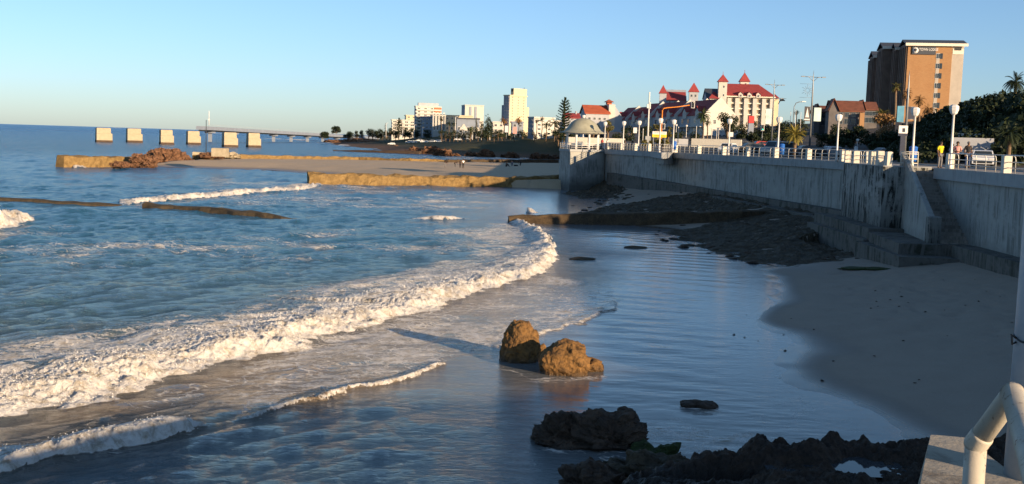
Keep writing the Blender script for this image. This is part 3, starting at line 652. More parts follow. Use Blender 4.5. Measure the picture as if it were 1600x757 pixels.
# stepped plinth around the bastion foot
t = empty('stepped_footing', (26, 76, 0), label='low stepped concrete footing around the foot of the bastion', cat='footing')
mb = MB(); mb.prism([(24.5 - 26, -1.3), (3.0 - .6, -1.3), (2.2, 3), (0, 14.5), (-.9, 14.5)], -1, [2.15, 2.15, 2.2, 2.2, 2.2]); mb.build('upper_step', 'ledge_concrete', t)
mb = MB(); mb.prism([(23.9 - 26, -2.2), (1.2, -2.2), (1.2, 3), (-.5, 14), (-1.6, 14)], -1, 1.45); mb.build('lower_step', 'ledge_concrete', t)
t = empty('wall_footing', (29, 97, 0), label='narrow weathered concrete footing ledge along the base of the long wall', cat='footing')
q = [(29.0, 88), (29.1, 97), (24.4, 122), (20.7, 142), (14.9, 164)]; q = [(x - 29, y - 97) for x, y in q]
mb = MB(); b_ = band(q, 1.0, 0.05); n_ = len(q); z_ = [2.25, 2.2, 2.35, 2.6, 2.95]
mb.prism(b_, -1, z_ + z_[::-1]); mb.build('ledge', 'ledge_concrete', t)
mb = MB(); b_ = band(q[:3], 2.5, 1.05); mb.prism(b_, -1, [1.45, 1.55, 1.9] + [1.9, 1.55, 1.45]); mb.build('lower_ledge', 'ledge_concrete', t)
# stairs
t = empty('beach_stairs', (27.3, 75, 0), label='dark concrete stairway going down from the promenade to the sand', cat='stairs')
n = 23; a0, a1 = Vector((27.38, 75.2)), Vector((25.95, 66.4)); b0, b1 = Vector((28.95, 75.2)), Vector((27.95, 66.0))
mb = MB()
for i in range(n):
    f0, f1 = i / n, (i + 1) / n; z = 6.30 - (i + 0.5) * (6.30 - 1.9) / n
    pa, pb, pc, pd = a0.lerp(a1, f0), a0.lerp(a1, f1), b0.lerp(b1, f1), b0.lerp(b1, f0)
    mb.prism([(p.x - 27.3, p.y - 75) for p in (pa, pb, pc, pd)], 0, z)
mb.build('flight', 'stair_concrete', t)
wl = [Vector((27.55, 77.0)), Vector((27.42, 75.5)), Vector((26.75, 71.5)), Vector((25.98, 66.9))]
mb = MB(); L = [(p.x - 27.3, p.y - 75) for p in wl]; bz = [7.42, 6.75, 5.25, 3.52]
mb.prism([(x - .34, y) for x, y in L] + [(x + .02, y) for x, y in L[::-1]], 0, bz + bz[::-1]); mb.build('side_wall', 'wall_concrete', t)
mb = MB(); mb.bbox(-1.85, -1.15, -8.75, -8.05, 0, 3.6, 0.06); mb.build('end_pillar', 'stained_concrete', t)
t2 = empty('landing_steps', (26, 65, 0), label='wide stepped concrete landing at the bottom of the beach stairs', cat='steps')
mb = MB(); mb.prism([(-1.7, 9.4), (-2.6, 0.6), (2.3, 0.0), (2.0, 9)], 0, 1.95); mb.build('upper_step', 'ledge_concrete', t2)
mb = MB(); mb.prism([(-2.5, 9.4), (-3.1, -1.0), (0.9, -1.6), (1.2, 9)], -.5, 1.30); mb.build('lower_step', 'ledge_concrete', t2)
mb = MB(); mb.prism([(0.3, -.2), (-.2, -14), (1.28, -14), (1.68, -.2)], -.5, 2.0); mb.build('side_ledge', 'ledge_concrete', t2)

# ---- railing: concrete posts with pipe rails and bent balusters
def railing(pts, label, nb=4, h=1.0, zb=6.45, posts=True, skip=(), postmat='post_paint', group='concrete and pipe railings of the promenade'):
    t = empty('railing', (pts[0][0], pts[0][1], zb), label=label, cat='railing', group=group)
    o = Vector((pts[0][0], pts[0][1], 0))
    for i, (a, b) in enumerate(zip(pts[:-1], pts[1:])):
        A, B = Vector((*a, 0)) - o, Vector((*b, 0)) - o; d = (B - A).normalized(); nrm = Vector((-d.y, d.x, 0))
        mb = MB()
        for zz, off in ((h, 0.14), (0.62, 0), (0.30, 0)):
            mb.tube([A + Vector((0, 0, zz)) - nrm * off, B + Vector((0, 0, zz)) - nrm * off], 0.028 if zz < h else 0.036, 6)
        mb.build('pipe_rail', 'rail_metal', t)
        for j in range(1, nb + 1):
            p = A.lerp(B, j / (nb + 1)); mb = MB()
            mb.tube([p, p + Vector((0, 0, 0.72)), p + Vector((0, 0, 0.90)) - nrm * 0.03, p + Vector((0, 0, h)) - nrm * 0.14], 0.03, 6); mb.build('baluster', 'rail_metal', t)
    if posts:
        for i, p in enumerate(pts):
            if i in skip: continue
            A = Vector((*p, 0)) - o; j = min(i, len(pts) - 2); d = Vector((*pts[j + 1], 0)) - Vector((*pts[j], 0)); an = atan2(d.y, d.x)
            M4 = Matrix.Translation(A) @ Matrix.Rotation(an, 4, 'Z'); mb = MB()
            mb.bbox(-.22, .22, -.22, .22, 0, h + .02, .03, 0, M4); mb.build('post', postmat, t)
    return t
def along(pl, ds):               # the points of the wall line at given Y
    xs_, ys_ = [p[0] for p in pl], [p[1] for p in pl]
    return [(float(np.interp(d, ys_, xs_)) + 0.05, d) for d in ds]
railing(along(MAINA, [89.8, 97, 103.7, 111, 118, 125, 133, 141.6]), 'railing on the long wall between the bastion and the small lookout')
railing([(20.55, 142.2), (17.85, 132.2), (18.75, 149.8)], 'white railing around the triangular lookout', nb=5, skip=(0, 1, 2))
railing(along(MAINA, [150.5, 155.5, 161, 166.5]), 'railing between the triangular lookout and the rotunda')
railing([(26.7, 87.6), (26.45, 84.6), (26.1, 79.8), (25.98, 77.6)], 'railing with close posts along the sea side of the bastion', nb=2)
railing([(28.55, 71.6), (27.75, 61.6), (27.55, 54.5), (27.4, 47)], 'railing on the wall right of the stairs, in front of the people', nb=5)
t = empty('pipe_railing', (26.9, 76.1, 6.47), label='short cream pipe railing on the end of the bastion beside the stair head', cat='railing')
mb = MB()
for zz in (1.0, .86, .52, .22): mb.tube([(0, 0, zz), (.62 + .5, -.2, zz)], .032, 6)
mb.build('pipe_rail', 'post_paint', t)
for x in (0.0, .56, 1.12): mb = MB(); mb.tube([(x, -.18 * x, 0), (x, -.18 * x, 1.0)], .035, 6); mb.build('upright', 'post_paint', t)
t = MB(); t.bbox(25.95, 26.32, 76.05, 76.6, 6.47, 7.45, .06); rebase(t.build('corner_pillar', 'post_paint', label='thick cream concrete pillar on the corner of the bastion', cat='pillar'))

# ---- promenade lamps
def lamp(h=4.1, label='', loc=(0, 0, 0), group='white globe lamps along the promenade railing'):
    t = empty('street_lamp', loc, label=label, cat='street lamp', group=group)
    mb = MB(); mb.lathe([(.13, 0), (.13, .25), (.085, .3), (.075, h - .62), (.10, h - .6)], 10); mb.build('pole', 'white_paint', t)
    mb = MB(); mb.lathe([(.11, h - .60), (.22, h - .52), (.31, h - .30), (.33, h - .18), (.30, h - .12)], 8, smooth=False); mb.build('lantern', 'lamp_glass', t)
    mb = MB(); mb.lathe([(.34, h - .12), (.31, h - .03), (.20, h + .05), (.03, h + .08)], 8, smooth=False); mb.build('lantern_cap', 'white_paint', t)
    return t
l0 = lamp(label='white lamp post on the wall right of the stairs, beside the man in yellow', loc=(28.42, 71.2, 6.45))
for px_, d_, lab in ((1426, 77.2, 'white lamp post at the head of the stairs, left of the gap in the railing'), (1307.5, 97.4, 'white lamp post on the rail post just left of the bastion'),
                     (1215, 111.5, 'white lamp post in front of the minibus, beside a blue bin'), (1138, 125.4, 'white lamp post in front of the white hatchback'),
                     (1051, 139, 'white lamp post just right of the triangular lookout, beside a blue bin'), (1030, 133.5, 'white lamp post on the tip of the triangular lookout'),
                     (997, 152, 'white lamp post with a small white board, left of the lookout'), (973, 159, 'white lamp post by the parked bicycle'),
                     (944, 167.5, 'white lamp post right of the rotunda beside the person in red'), (1339, 190, 'short white lamp post far across the street beyond the bastion'),
                     (1363, 210, 'grey-white lamp post at the foot of the bushes behind the bastion')):
    p = atY(px_, 240, d_); c = copy_tree(l0); c.location = (p.x, d_, 6.45); c['label'] = lab
    if d_ >= 190: c.scale = (.85, .85, .72); c.location.z = 6.4 if d_ < 200 else 6.9
for px_, d_, yb, yt, lab in ((1056, 260, 215, 195, 'small lamp before the terrace houses, left of a matching pair'), (1072, 262, 215, 196, 'small lamp before the terrace houses, right of a matching pair'), (911, 195, 215, 181, 'lamp rising behind the rotunda dome')):
    p = atY(px_, yb, d_); c = copy_tree(l0); c.location = p; s_ = (yb - yt) * d_ / F / 4.1; c.scale = (s_ ** .5,) * 2 + (s_,); c['label'] = lab; c['group'] = 'white lamps beyond the road'

# ---- rotunda
t = empty('rotunda', (10.6, 171.5, 6.3), label='small open rotunda with grey-green domed roof and white square columns on the sea wall', cat='pavilion')
def R_(x, y): return (x - 10.6, y - 171.5)
mb = MB(); mb.prism([R_(*p) for p in ((7.05, 171), (8.35, 163.6), (13.85, 168), (16.5, 178), (8, 179))], -7.3, -0.35); mb.build('platform_wall', 'wall_concrete', t)
mb = MB(); mb.prism([R_(*p) for p in ((6.9, 171), (8.25, 163.3), (14.0, 167.8), (16.6, 178.1), (7.9, 179.2))], -0.35, 0.0); mb.build('platform_slab', 'pale_concrete', t)
prof = [(3.75, 2.50), (3.75, 2.58), (3.25, 2.68), (2.85, 2.92), (2.5, 3.35), (2.12, 3.9), (1.65, 4.35), (1.05, 4.68), (0.5, 4.82), (0.05, 4.86)]
mb = MB(); mb.lathe(prof, 16, (0, 0, 0), ph=.2); mb.build('dome', 'dome_green', t)
for kx in range(8):
    an = kx * pi / 4 + .35; x, y = 2.6 * cos(an), 2.6 * sin(an); mb = MB(); mb.bbox(x - .13, x + .13, y - .13, y + .13, 0, 2.6, .01); mb.build('column', 'white_paint', t)
mb = MB(); mb.lathe([(2.8, 2.35), (2.8, 2.57), (2.5, 2.57), (2.5, 2.35)], 16); mb.build('ring_beam', 'white_paint', t)
for a, b in (((7.1, 171), (8.45, 163.9)), ((8.45, 163.9), (13.5, 167.9))):
    A, B = Vector((*R_(*a), 0)), Vector((*R_(*b), 0)); mb = MB()
    for zz in (.95, .6, .3): mb.tube([A + Vector((0, 0, zz)), B + Vector((0, 0, zz))], .035, 6)
    for j in range(7): p = A.lerp(B, j / 6); mb.tube([p, p + Vector((0, 0, .95))], .03, 6)
    mb.build('guard_rail', 'white_paint', t)
mb = MB(); mb.box(-1.2, 1.6, 1.8, 2.3, .42, .5); mb.box(-1.1, -.9, 1.85, 2.25, 0, .42); mb.box(1.3, 1.5, 1.85, 2.25, 0, .42); mb.build('bench_seat', 'dark_metal', t)

# ---- low cream walls
def lowwall(p0, p1, h, label, z0=6.4, mat='cream_paint', th=.3):
    a, b = Vector((p0[0], p0[1])), Vector((p1[0], p1[1])); d = (b - a).normalized(); n_ = Vector((-d.y, d.x)) * th
    mb = MB(); mb.prism([tuple(a), tuple(b), tuple(b + n_), tuple(a + n_)], z0 - .4, z0 + h); o = mb.build('low_wall', mat, label=label, cat='wall'); return rebase(o)
def w2(px, y, d): p = atY(px, y, d); return (p.x, p.y, p.z)
a, b = w2(888, 224, 215), w2(976, 226, 212); lowwall(a, b, (224 - 216) * 213 / F + .2, 'low cream wall seen through the rotunda columns', min(a[2], b[2]))
a, b = w2(1052, 226, 205), w2(1075, 226, 205); lowwall(a, b, 1.1, 'short low wall with pale grey face left of the long cream wall', a[2], 'grey_wall')
a, b = w2(1080, 227, 190), w2(1158, 228, 186); lowwall(a, b, 1.05, 'long low cream wall behind the white hatchback', min(a[2], b[2]) + .1)
a, b = w2(1485, 219, 118), w2(1563, 222, 116); lowwall(a, b, .75, 'broken pale garden wall at the foot of the hill, upper of two', a[2], 'white_wall')
a, b = w2(1488, 234, 108), w2(1552, 236, 107); lowwall(a, b, 1.2, 'grey garden wall behind the parked car, lower of two', a[2], 'grey_wall')

# ---- old tidal pool walls
def pixwall(px, z_top, z_bot, th, mat, label, name='pool_wall', rough=.12, step=1.0, cat='wall'):
    # px: list of (px, py) on the water line; z_top list
    P = [atz(x, y, z_bot[i] if isinstance(z_bot, list) else z_bot) for i, (x, y) in enumerate(px)]
    zt = z_top if isinstance(z_top, list) else [z_top] * len(px); zb = z_bot if isinstance(z_bot, list) else [z_bot] * len(px)
    pts = []
    for i in range(len(P) - 1):
        n_ = max(1, int((P[i + 1] - P[i]).length / step))
        for j in range(n_): f = j / n_; pts.append((P[i].lerp(P[i + 1], f), zt[i] + (zt[i + 1] - zt[i]) * f, zb[i] + (zb[i + 1] - zb[i]) * f))
    pts.append((P[-1], zt[-1], zb[-1])); n_ = len(pts); rows = []
    for i, (p, a_, b_) in enumerate(pts):
        q = pts[min(i + 1, n_ - 1)][0] - pts[max(i - 1, 0)][0]; q.z = 0; q.normalize(); nr = Vector((-q.y, q.x, 0))
        ring = []
        for s_, zz in ((0, -1.2), (0.0, b_), (.06, b_ + (a_ - b_) * .5), (.1, a_ - .08), (.22, a_), (.5, a_ + .02), (.8, a_), (.92, a_ - .1), (1, b_), (1, -1.2)):
            v_ = p + nr * (s_ * th); v_.z = zz; ring.append(v_)
        rows.append(ring)
    A = np.array([[list(v_) for v_ in r_] for r_ in rows]); 
    A[:, 1:-1, :] += rough * np.stack([fbm(A[:, 1:-1, 0] * .9, A[:, 1:-1, 1] * .9, A[:, 1:-1, 2] * 1.4 + q_, 4, q_) for q_ in (1, 2, 3)], -1)
    for e in (0, -1): A[e, :, :2] = A[e, :, :2].mean(0) * .12 + A[e, :, :2] * .88
    nc = A.shape[1]; o = gridmesh(name, A, n_, nc, mat, False, label=label, cat=cat)
    bm = bmesh.new(); bm.from_mesh(o.data); bmesh.ops.contextual_create(bm, geom=[v for v in bm.verts[:0]]) if False else None
    bm.verts.ensure_lookup_table()
    for r0 in (0, (n_ - 1) * nc):
        try: bm.faces.new([bm.verts[r0 + j] for j in range(nc)])
        except Exception: pass
    bmesh.ops.recalc_face_normals(bm, faces=bm.faces); bm.to_mesh(o.data); bm.free()
    return rebase(o)
pixwall([(482, 288), (560, 289.5), (640, 291), (720, 292), (800, 293), (880, 294)], [1.65, 1.55, 1.5, 1.5, 1.6, 1.9], 0.0, 2.0, 'pool_stone', 'long ochre stone pool wall between the lagoon and the people on the sand', rough=.26, step=.7)
pixwall([(878, 294), (930, 290), (967, 287)], [1.95, 2.35, 2.5], [0.0, .5, .9], 2.0, 'pool_stone_shaded', 'dark shaded stone wall end by the foot of the sea wall', rough=.22, step=.7)
pixwall([(-60, 314), (0, 315), (90, 319.5), (184, 323)], [.40, .38, .32, .12], 0.0, 1.0, 'rock_weed', 'weed-covered low wall awash at the left edge of the photo', rough=.12)
pixwall([(222, 326), (300, 331), (380, 338), (455, 343)], [.42, .45, .4, -.05], 0.0, 1.3, 'rock_weed', 'dark weed-covered low wall right of the gap where a wave pours over', rough=.16)
pixwall([(795, 349), (860, 350.5), (960, 352), (1060, 354), (1160, 356), (1250, 352)], [.55, .85, 1.05, 1.3, 1.5, 1.6], 0.0, 1.2, 'pool_stone_shaded', 'brown shaded wall running from the water up to the sea wall across the weedy rocks', rough=.12)
pixwall([(102, 262.5), (150, 262), (200, 261), (245, 259.5)], [2.05, 2.0, 1.9, 1.8], 0, 2.6, 'pool_stone', 'thick ochre breakwater end at far left with weed along its foot', name='breakwater', rough=.22)
pixwall([(310, 253.5), (345, 252.5), (378, 251.8)], [1.9, 1.8, 1.4], 0.4, 1.6, 'pool_stone', 'short ochre wall below the rubble heap', rough=.2)
pixwall([(376, 249.5), (460, 251), (560, 253.5), (640, 256.5), (700, 258)], [2.05, 2.05, 2.1, 2.2, 2.25], 1.0, 1.2, 'pool_stone', 'long thin ochre wall on the seaward edge of the sand', rough=.2)
pixwall([(700, 258), (790, 257), (874, 257)], [2.25, 2.3, 2.4], 1.1, 1.2, 'pool_stone_shaded', 'shaded thin wall behind the digging people', rough=.12)
pixwall([(520, 236.5), (600, 239.5), (655, 241.5)], [.35, 1.0, 1.5], 0.0, 2.5, 'rock_dark', 'dark low pool wall below the far city beach', rough=.3, step=3)
# square concrete block next to the rubble
p = atz(312, 252, .5); mb = MB(); mb.bbox(-1.6, 1.5, -1.2, 1.4, -.8, 2.2, .12); o = mb.build('concrete_block', 'pier_block_stone', label='square concrete block standing beside the rubble heap', cat='block'); o.location = (p.x, p.y, .3); o.rotation_euler = (0, .03, .25)

# ---- old jetty blocks
def jblock(px0, px1, yt, yb, label, first=None):
    d = 7.5 * F / (yb - yh((px0 + px1) / 2)); d = min(d, 560); w = (px1 - px0) * d / F; h = (yb - yt) * d / F
    p = atz((px0 + px1) / 2, yb, 0); p = Vector((p.x * d / p.y, d, 0))
    t = empty('jetty_block', p, .5, label=label, cat='block', group='old stone jetty blocks in the sea')
    s_ = w / 9.8
    mb = MB(); mb.bbox(-4.2 * s_, 3.6 * s_, -3 * s_, 3 * s_, h * .62, h, .25); mb.build('upper_block', 'pier_block_stone', t)
    mb = MB(); mb.bbox(-4.3 * s_, 4.4 * s_, -3.3 * s_, 3.3 * s_, h * .15, h * .619, .2); mb.build('lower_block', 'pier_block_stone', t)
    mb = MB(); mb.bbox(-4.4 * s_, 4.6 * s_, -3.4 * s_, 3.4 * s_, -2, h * .149, .1); mb.build('waterline_band', 'rock_dark', t)
jblock(149, 175, 200, 222.5, 'old stone block in the sea, leftmost of six'); jblock(197, 222, 201, 222.8, 'old stone block in the sea, second of six from the left')
jblock(249, 271, 203, 226, 'old stone block in the sea, third of six, narrow and tall'); jblock(291, 313, 205, 226, 'old stone block in the sea, just left of the pier end')
jblock(347, 371, 207, 230, 'old stone block in front of the pier, larger of the two there'); jblock(385, 407, 208, 230.5, 'old stone block in front of the pier, rightmost of six')

# ---- the pier
A = atY(316, 197.5, 690); B = atY(588, 214.4, 1230); dr = (B - A); Ln = sqrt(dr.x ** 2 + dr.y ** 2); an = atan2(dr.y, dr.x)
t = empty('pier', (A.x, A.y, 0), an, label='long straight concrete pier on slim supports reaching out from the far shore', cat='pier')
zA, zB = A.z, B.z; wd = 4.0
def dk(z0, z1, y0, y1, nm, mt, x0=0.0, x1=None):
    x1 = Ln if x1 is None else x1; mb = MB()
    za, zb = zA + (zB - zA) * x0 / Ln, zA + (zB - zA) * x1 / Ln
    mb.add([(x0, y0, za + z0), (x1, y0, zb + z0), (x1, y1, zb + z0), (x0, y1, za + z0), (x0, y0, za + z1), (x1, y0, zb + z1), (x1, y1, zb + z1), (x0, y1, za + z1)],
           [(0, 3, 2, 1), (4, 5, 6, 7), (0, 1, 5, 4), (1, 2, 6, 5), (2, 3, 7, 6), (3, 0, 4, 7)]); mb.build(nm, mt, t)
dk(-2.3, 0, -wd, wd, 'deck', 'blue_grey_wall'); dk(-3.2, -2.31, -wd * .6, wd * .6, 'girder', 'dark_metal')
dk(.9, 1.05, -wd, -wd + .15, 'parapet_rail', 'grey_wall')
for i, x in enumerate((14, 60, 106, 152, 200, 250, 302, 356, 412, 470)):
    if x > Ln - 20: break
    z = zA + (zB - zA) * x / Ln - 3.21; mb = MB(); mb.box(x - 2.2, x + 2.2, -wd * .7, wd * .7, z - 1.0, z); mb.box(x - .7, x + .7, -1.1, 1.1, -3, z - 1.0); mb.build('support', 'blue_grey_wall', t)
p = atY(326.5, 196, 705); t = MB(); t.lathe([(.24, 0), (.18, 9.0), (.08, 9.2)], 6); t.box(-.5, .5, -.2, .2, 3.2, 4.2); o = t.build('mast', 'white_paint', label='thin white mast standing on the seaward end of the pier', cat='mast'); o.location = p
# ================================================================== the near platform, pipe rail, pole
t = empty('viewing_platform', (2, 4, 0), label='pale worn concrete platform corner at the bottom right, under the pipe rail, its unseen extension added to shade the sea', cat='platform')
PP = [(1.86, 4.85), (2.11, 5.41), (2.47, 6.22), (3.3, 6.25), (4.6, 5.6), (5, .5), (8.8, 2.4), (10, 4.6), (12, 6.8), (14.6, 7.4), (17, 7.9), (20, 8.5), (23, 11), (27.4, 16), (27.4, -30), (-1.5, -30), (-1.5, .8), (1.5, .8)]  # beyond the visible corner the outline is unseen, shaped to cast the foreground shadow
mb = MB(); mb.prism([(x - 2, y - 4) for x, y in [(1.95, 4.85), (2.17, 5.4), (2.50, 6.15), (3.25, 6.2), (4.5, 5.5), (4.9, .4)] + PP[6:]], -.5, 5.45); mb.build('body', 'wall_concrete', t)
mb = MB(); mb.prism([(x - 2, y - 4) for x, y in [(2.62, 4.8), (2.62, 5.75), (3.4, 5.6), (4.6, 5.0), (5, .5)] + PP[6:]], 5.45, 5.70); mb.build('deck', 'cream_paint', t)
def worn(poly, z0, z1, nm, mt, par, b=.03):
    mb = MB(); cx = sum(p[0] for p in poly) / len(poly); cy = sum(p[1] for p in poly) / len(poly)
    inn = [(cx + (x - cx) * (1 - b * 2.2), cy + (y - cy) * (1 - b * .8)) for x, y in poly]
    n_ = len(poly); mb.add([(x, y, z0) for x, y in poly] + [(x, y, z1 - b) for x, y in poly] + [(x, y, z1) for x, y in inn],
        [tuple(range(n_))[::-1], tuple(range(2 * n_, 3 * n_))] + [(i, (i + 1) % n_, n_ + (i + 1) % n_, n_ + i) for i in range(n_)] + [(n_ + i, n_ + (i + 1) % n_, 2 * n_ + (i + 1) % n_, 2 * n_ + i) for i in range(n_)])
    return mb.build(nm, mt, par)
streaky('worn_slab', (0.40, 0.36, 0.29), (0.10, 0.08, 0.06), 0.7, hs=3, zs=3)
worn([(2.60 - 2, .85), (2.66 - 2, 2.16), (2.47 - 2, 2.2), (2.11 - 2, 1.41), (1.86 - 2, .85)][::-1], 5.40, 5.87, 'kerb', 'worn_slab', t)
worn([(.70, 1.0), (1.55, .95), (1.5, 1.62), (.70, 1.72)], 5.40, 5.80, 'pole_base', 'worn_slab', t, .04)
# pipe rail
def near(px, py, d): p = atY(px, py, d); return p
r0 = near(1526, 900, 3.25); r1 = near(1525, 694, 3.35); r2 = near(1575, 626, 3.25); r3 = near(1583, 617, 3.12); r4 = near(1620, 740, 2.45); r5 = near(1660, 900, 1.9)
t = empty('handrail', (r0.x, r0.y, 5.70), label='thick pale pipe handrail with mitred elbows close to the camera', cat='handrail')
O = Vector((r0.x, r0.y, 5.70)); r0z = Vector((r1.x + .005, r1.y, 5.70))
mb = MB(); mb.tube([r0z - O, r1 - O], .033, 20); mb.tube([r0z - O + Vector((0, 0, 0)), r0z - O + Vector((0, 0, .015))], .07, 20); mb.build('upright', 'rusty_cream', t)
mb = MB(); mb.tube([r1 - O - (r2 - r1).normalized() * .015, r2 - O, r3 - O + Vector((0, 0, .004))], .033, 20); mb.build('sloping_pipe', 'rusty_cream', t)
mb = MB(); mb.lathe([(.0345, -.028), (.0365, -.02), (.0365, .02), (.0345, .028)], 20); o = mb.build('weld_collar', 'rusty_cream', t); o.location = r1 - O + (r2 - r1) * .08; o.rotation_euler = (r2 - r1).to_track_quat('Z', 'Y').to_euler()
mb = MB(); mb.tube([r3 - O + Vector((0, .012, .003)), r3 - O, r4 - O, r5 - O], .034, 20); mb.build('top_pipe', 'rusty_cream', t)
# pole
t = empty('pole', (2.89, 5.42, 5.80), label='tall blue-grey steel pole with wire bands at the right edge', cat='pole')
pc = atY(1617, 690, 5.42); t.location = (pc.x, 5.42, 5.80)
k = N('pole_paint'); v = k.coord(); c = k.mix(k.ramp(k.noise(v, 5, 6, .7), [(.4, 0), (.7, 1)]), (0.30, 0.35, 0.40), (0.42, 0.45, 0.47)); k.end(k.bsdf(c, .4, .0, k.bump(k.noise(v, 30, 3), .1, .01), .5))
mb = MB(); mb.lathe([(.135, 0), (.132, 1.0), (.12, 5.2)], 32); mb.build('shaft', 'pole_paint', t)
for zz in (.48, .78):
    mb = MB(); rr = .134; mb.tube([(rr * cos(a), rr * sin(a), zz + .012 * sin(3 * a)) for a in [i * 2 * pi / 24 for i in range(25)]], .006, 6)
    mb.tube([(-rr, 0, zz), (-rr - .03, -.01, zz + .02), (-rr - .022, -.01, zz - .03), (-rr, 0, zz - .02)], .006, 5); mb.build('wire_band', 'dark_metal', t)

# ================================================================== rocks
def rock(px0, px1, yt, yb, label, mat, seed, zb=0.0, dep=0.8, sub=5, amp=.28, freq=1.3, group=None, name='rock', box=2.6, skew=0.0, pts=None, rz=0.0, fine=.06, strata=0.0):
    c = atz((px0 + px1) / 2, yb, zb); d = c.y; w = (px1 - px0) * d / F; hgt = (yb - yt) * d / F; D = w * dep; c.y += D * .35; c.x *= c.y / d
    bm = bmesh.new(); bmesh.ops.create_icosphere(bm, subdivisions=sub, radius=1); A = np.array([v.co[:] for v in bm.verts])
    q = (np.abs(A) ** box).sum(1) ** (1 / box); A = A / q[:, None]
    s_ = max(w, hgt * 1.2); B = A * np.array([w / 2, D / 2, hgt * 1.0])
    nz = fbm(B[:, 0] * freq / s_ * 2 + seed * 3.1, B[:, 1] * freq / s_ * 2, B[:, 2] * freq / s_ * 2, 5, seed)
    rg_ = fbm(B[:, 0] * 3.4 / s_ + seed, B[:, 1] * 3.4 / s_, B[:, 2] * 3.4 / s_ * (2.6 if strata else 1), 5, seed + 50, ridged=True)
    nn = 1 + amp * nz + amp * .35 * (rg_ - .6)
    B = B * nn[:, None]; B[:, 0] += skew * B[:, 2]
    for j in range(3): B[:, j] += fine * min(1.0, s_ / 2) * fbm(B[:, 0] * 4, B[:, 1] * 4, B[:, 2] * 4 + j * 9, 3, seed + j)
    zt = B[:, 2].max(); B[:, 2] *= hgt / zt; lo = B[:, 2] < 0; B[lo, 2] *= .45
    for v, p in zip(bm.verts, B): v.co = p
    for f in bm.faces: f.smooth = sub < 4
    me = bpy.data.meshes.new(name); bm.to_mesh(me); bm.free(); me.materials.append(M(mat))
    o = link(name, me, None, label=label, cat='rock', group=group); o.location = c; o.rotation_euler = (0, 0, rz); return o
rock(779, 840, 502, 567, 'tall golden-brown boulder standing in the swash, left of the pair', 'rock_gold', 3, sub=6, dep=.9, amp=.16, box=2.25, skew=.02)
rock(843, 918, 533, 587, 'broad golden boulder with a flat crown, right of the pair', 'rock_gold', 9, sub=6, dep=.8, amp=.13, box=3.4)
rock(895, 941, 560, 581, 'low brown rock leaning against the right foot of the broad golden boulder', 'rock_gold', 14, dep=.8)
rock(828, 860, 538, 560, 'small brown rock wedged between the two golden boulders', 'rock_gold', 15, dep=.8)
rock(835, 925, 646, 698, 'jagged dark rock in the near shallows, left half of the long one', 'rock_dark', 21, sub=6, amp=.33, box=2.8, strata=1)
rock(900, 1012, 643, 703, 'jagged dark rock in the near shallows, right half of the long one', 'rock_dark', 27, sub=6, amp=.36, box=2.8, dep=.7, strata=1)
rock(1060, 1116, 627, 638, 'small flat dark rock awash alone before the sand', 'rock_dark', 31, amp=.3, dep=.6)
rock(966, 992, 637, 649, 'smallest dark rock awash above the jagged long rock', 'rock_dark', 33, sub=4)
rock(873, 985, 720, 775, 'low dark wet rock at the bottom edge, left of the green slope', 'rock_dark', 41, sub=6, amp=.4, dep=.7, strata=1)
rock(955, 1110, 704, 770, 'dark rock sloping down with green weed at the bottom edge', 'rock_weed', 44, sub=6, amp=.35, dep=.6, strata=1)
rock(985, 1060, 695, 722, 'green weeded rock spur joining the near rocks', 'green_weed', 47, amp=.35)
# big outcrop: one continuous rock mass under the platform
xs = np.arange(1.7, 13.2, .035); ys = np.arange(12.5, 24.6, .04); X, Y = np.meshgrid(xs, ys)
crest = np.interp(X, [1.9, 2.65, 3.3, 3.9, 4.8, 5.1, 5.3, 5.9, 6.9, 7.3, 7.6, 7.9, 8.7, 10, 13], [.45, .85, 1.03, 1.2, 1.26, 1.43, 1.57, 1.56, 1.58, 1.42, 1.55, 1.43, 1.54, 1.7, 1.8])
back = np.interp(X, [2.4, 4.7, 5.1, 9, 13], [22.3, 22.6, 22.9, 23.0, 23.2]) + .35 * fbm(X * 1.1, Y * 0, 0, 3, 60)
Z = crest * sstep(-.1, .55, back - Y) * (1 - .20 * sstep(0.5, 1.6, back - Y)) * sstep(1.3, 2.6, X + .5 * fbm(X, Y, 0, 2, 61))
strat = fbm(X * .55 + Y * .2, Y * 1.5 - X * .35, 0, 6, 62, ridged=True)
Z = Z + (.07 * (strat - 1.1) + .07 * fbm(X * 2.2, Y * 2.2, 0, 5, 63)) * sstep(0, .5, back - Y) * (.35 + .65 * sstep(3, 5, X))
for cx, cy, a_, b_, dp in ((7.34, 21.75, .42, .30, .35), (5.75, 22.1, .30, .15, .4), (6.3, 21.4, .42, .16, .32), (4.2, 21.3, .8, .25, .4), (6.9, 21.2, .3, .2, .25)):
    Z -= dp * np.exp(-((X - cx) / a_) ** 2 - ((Y - cy) / b_) ** 2)
Z = Z * .965 + .05 * fbm(X * 6, Y * 6, 0, 3, 66, ridged=True) * sstep(0, .3, back - Y)
Z = np.where(back - Y < -.05, -.6, Z)
o = gridmesh('rock_outcrop', np.stack([X, Y, Z], -1), len(ys), len(xs), 'rock_wet_dark', False, label='broad dark layered rock outcrop below the platform at the bottom of the photo', cat='rock'); rebase(o)
plain('pool_water', (0.05, 0.06, 0.07), 0.05, spec=.6)
gx, gy = np.meshgrid(np.arange(5.2, 8.1, .15), np.arange(20.8, 22.4, .15)); gridmesh('rock_pool', np.stack([gx, gy, gx * 0 + 1.13], -1), gx.shape[0], gx.shape[1], 'pool_water', kind='structure')

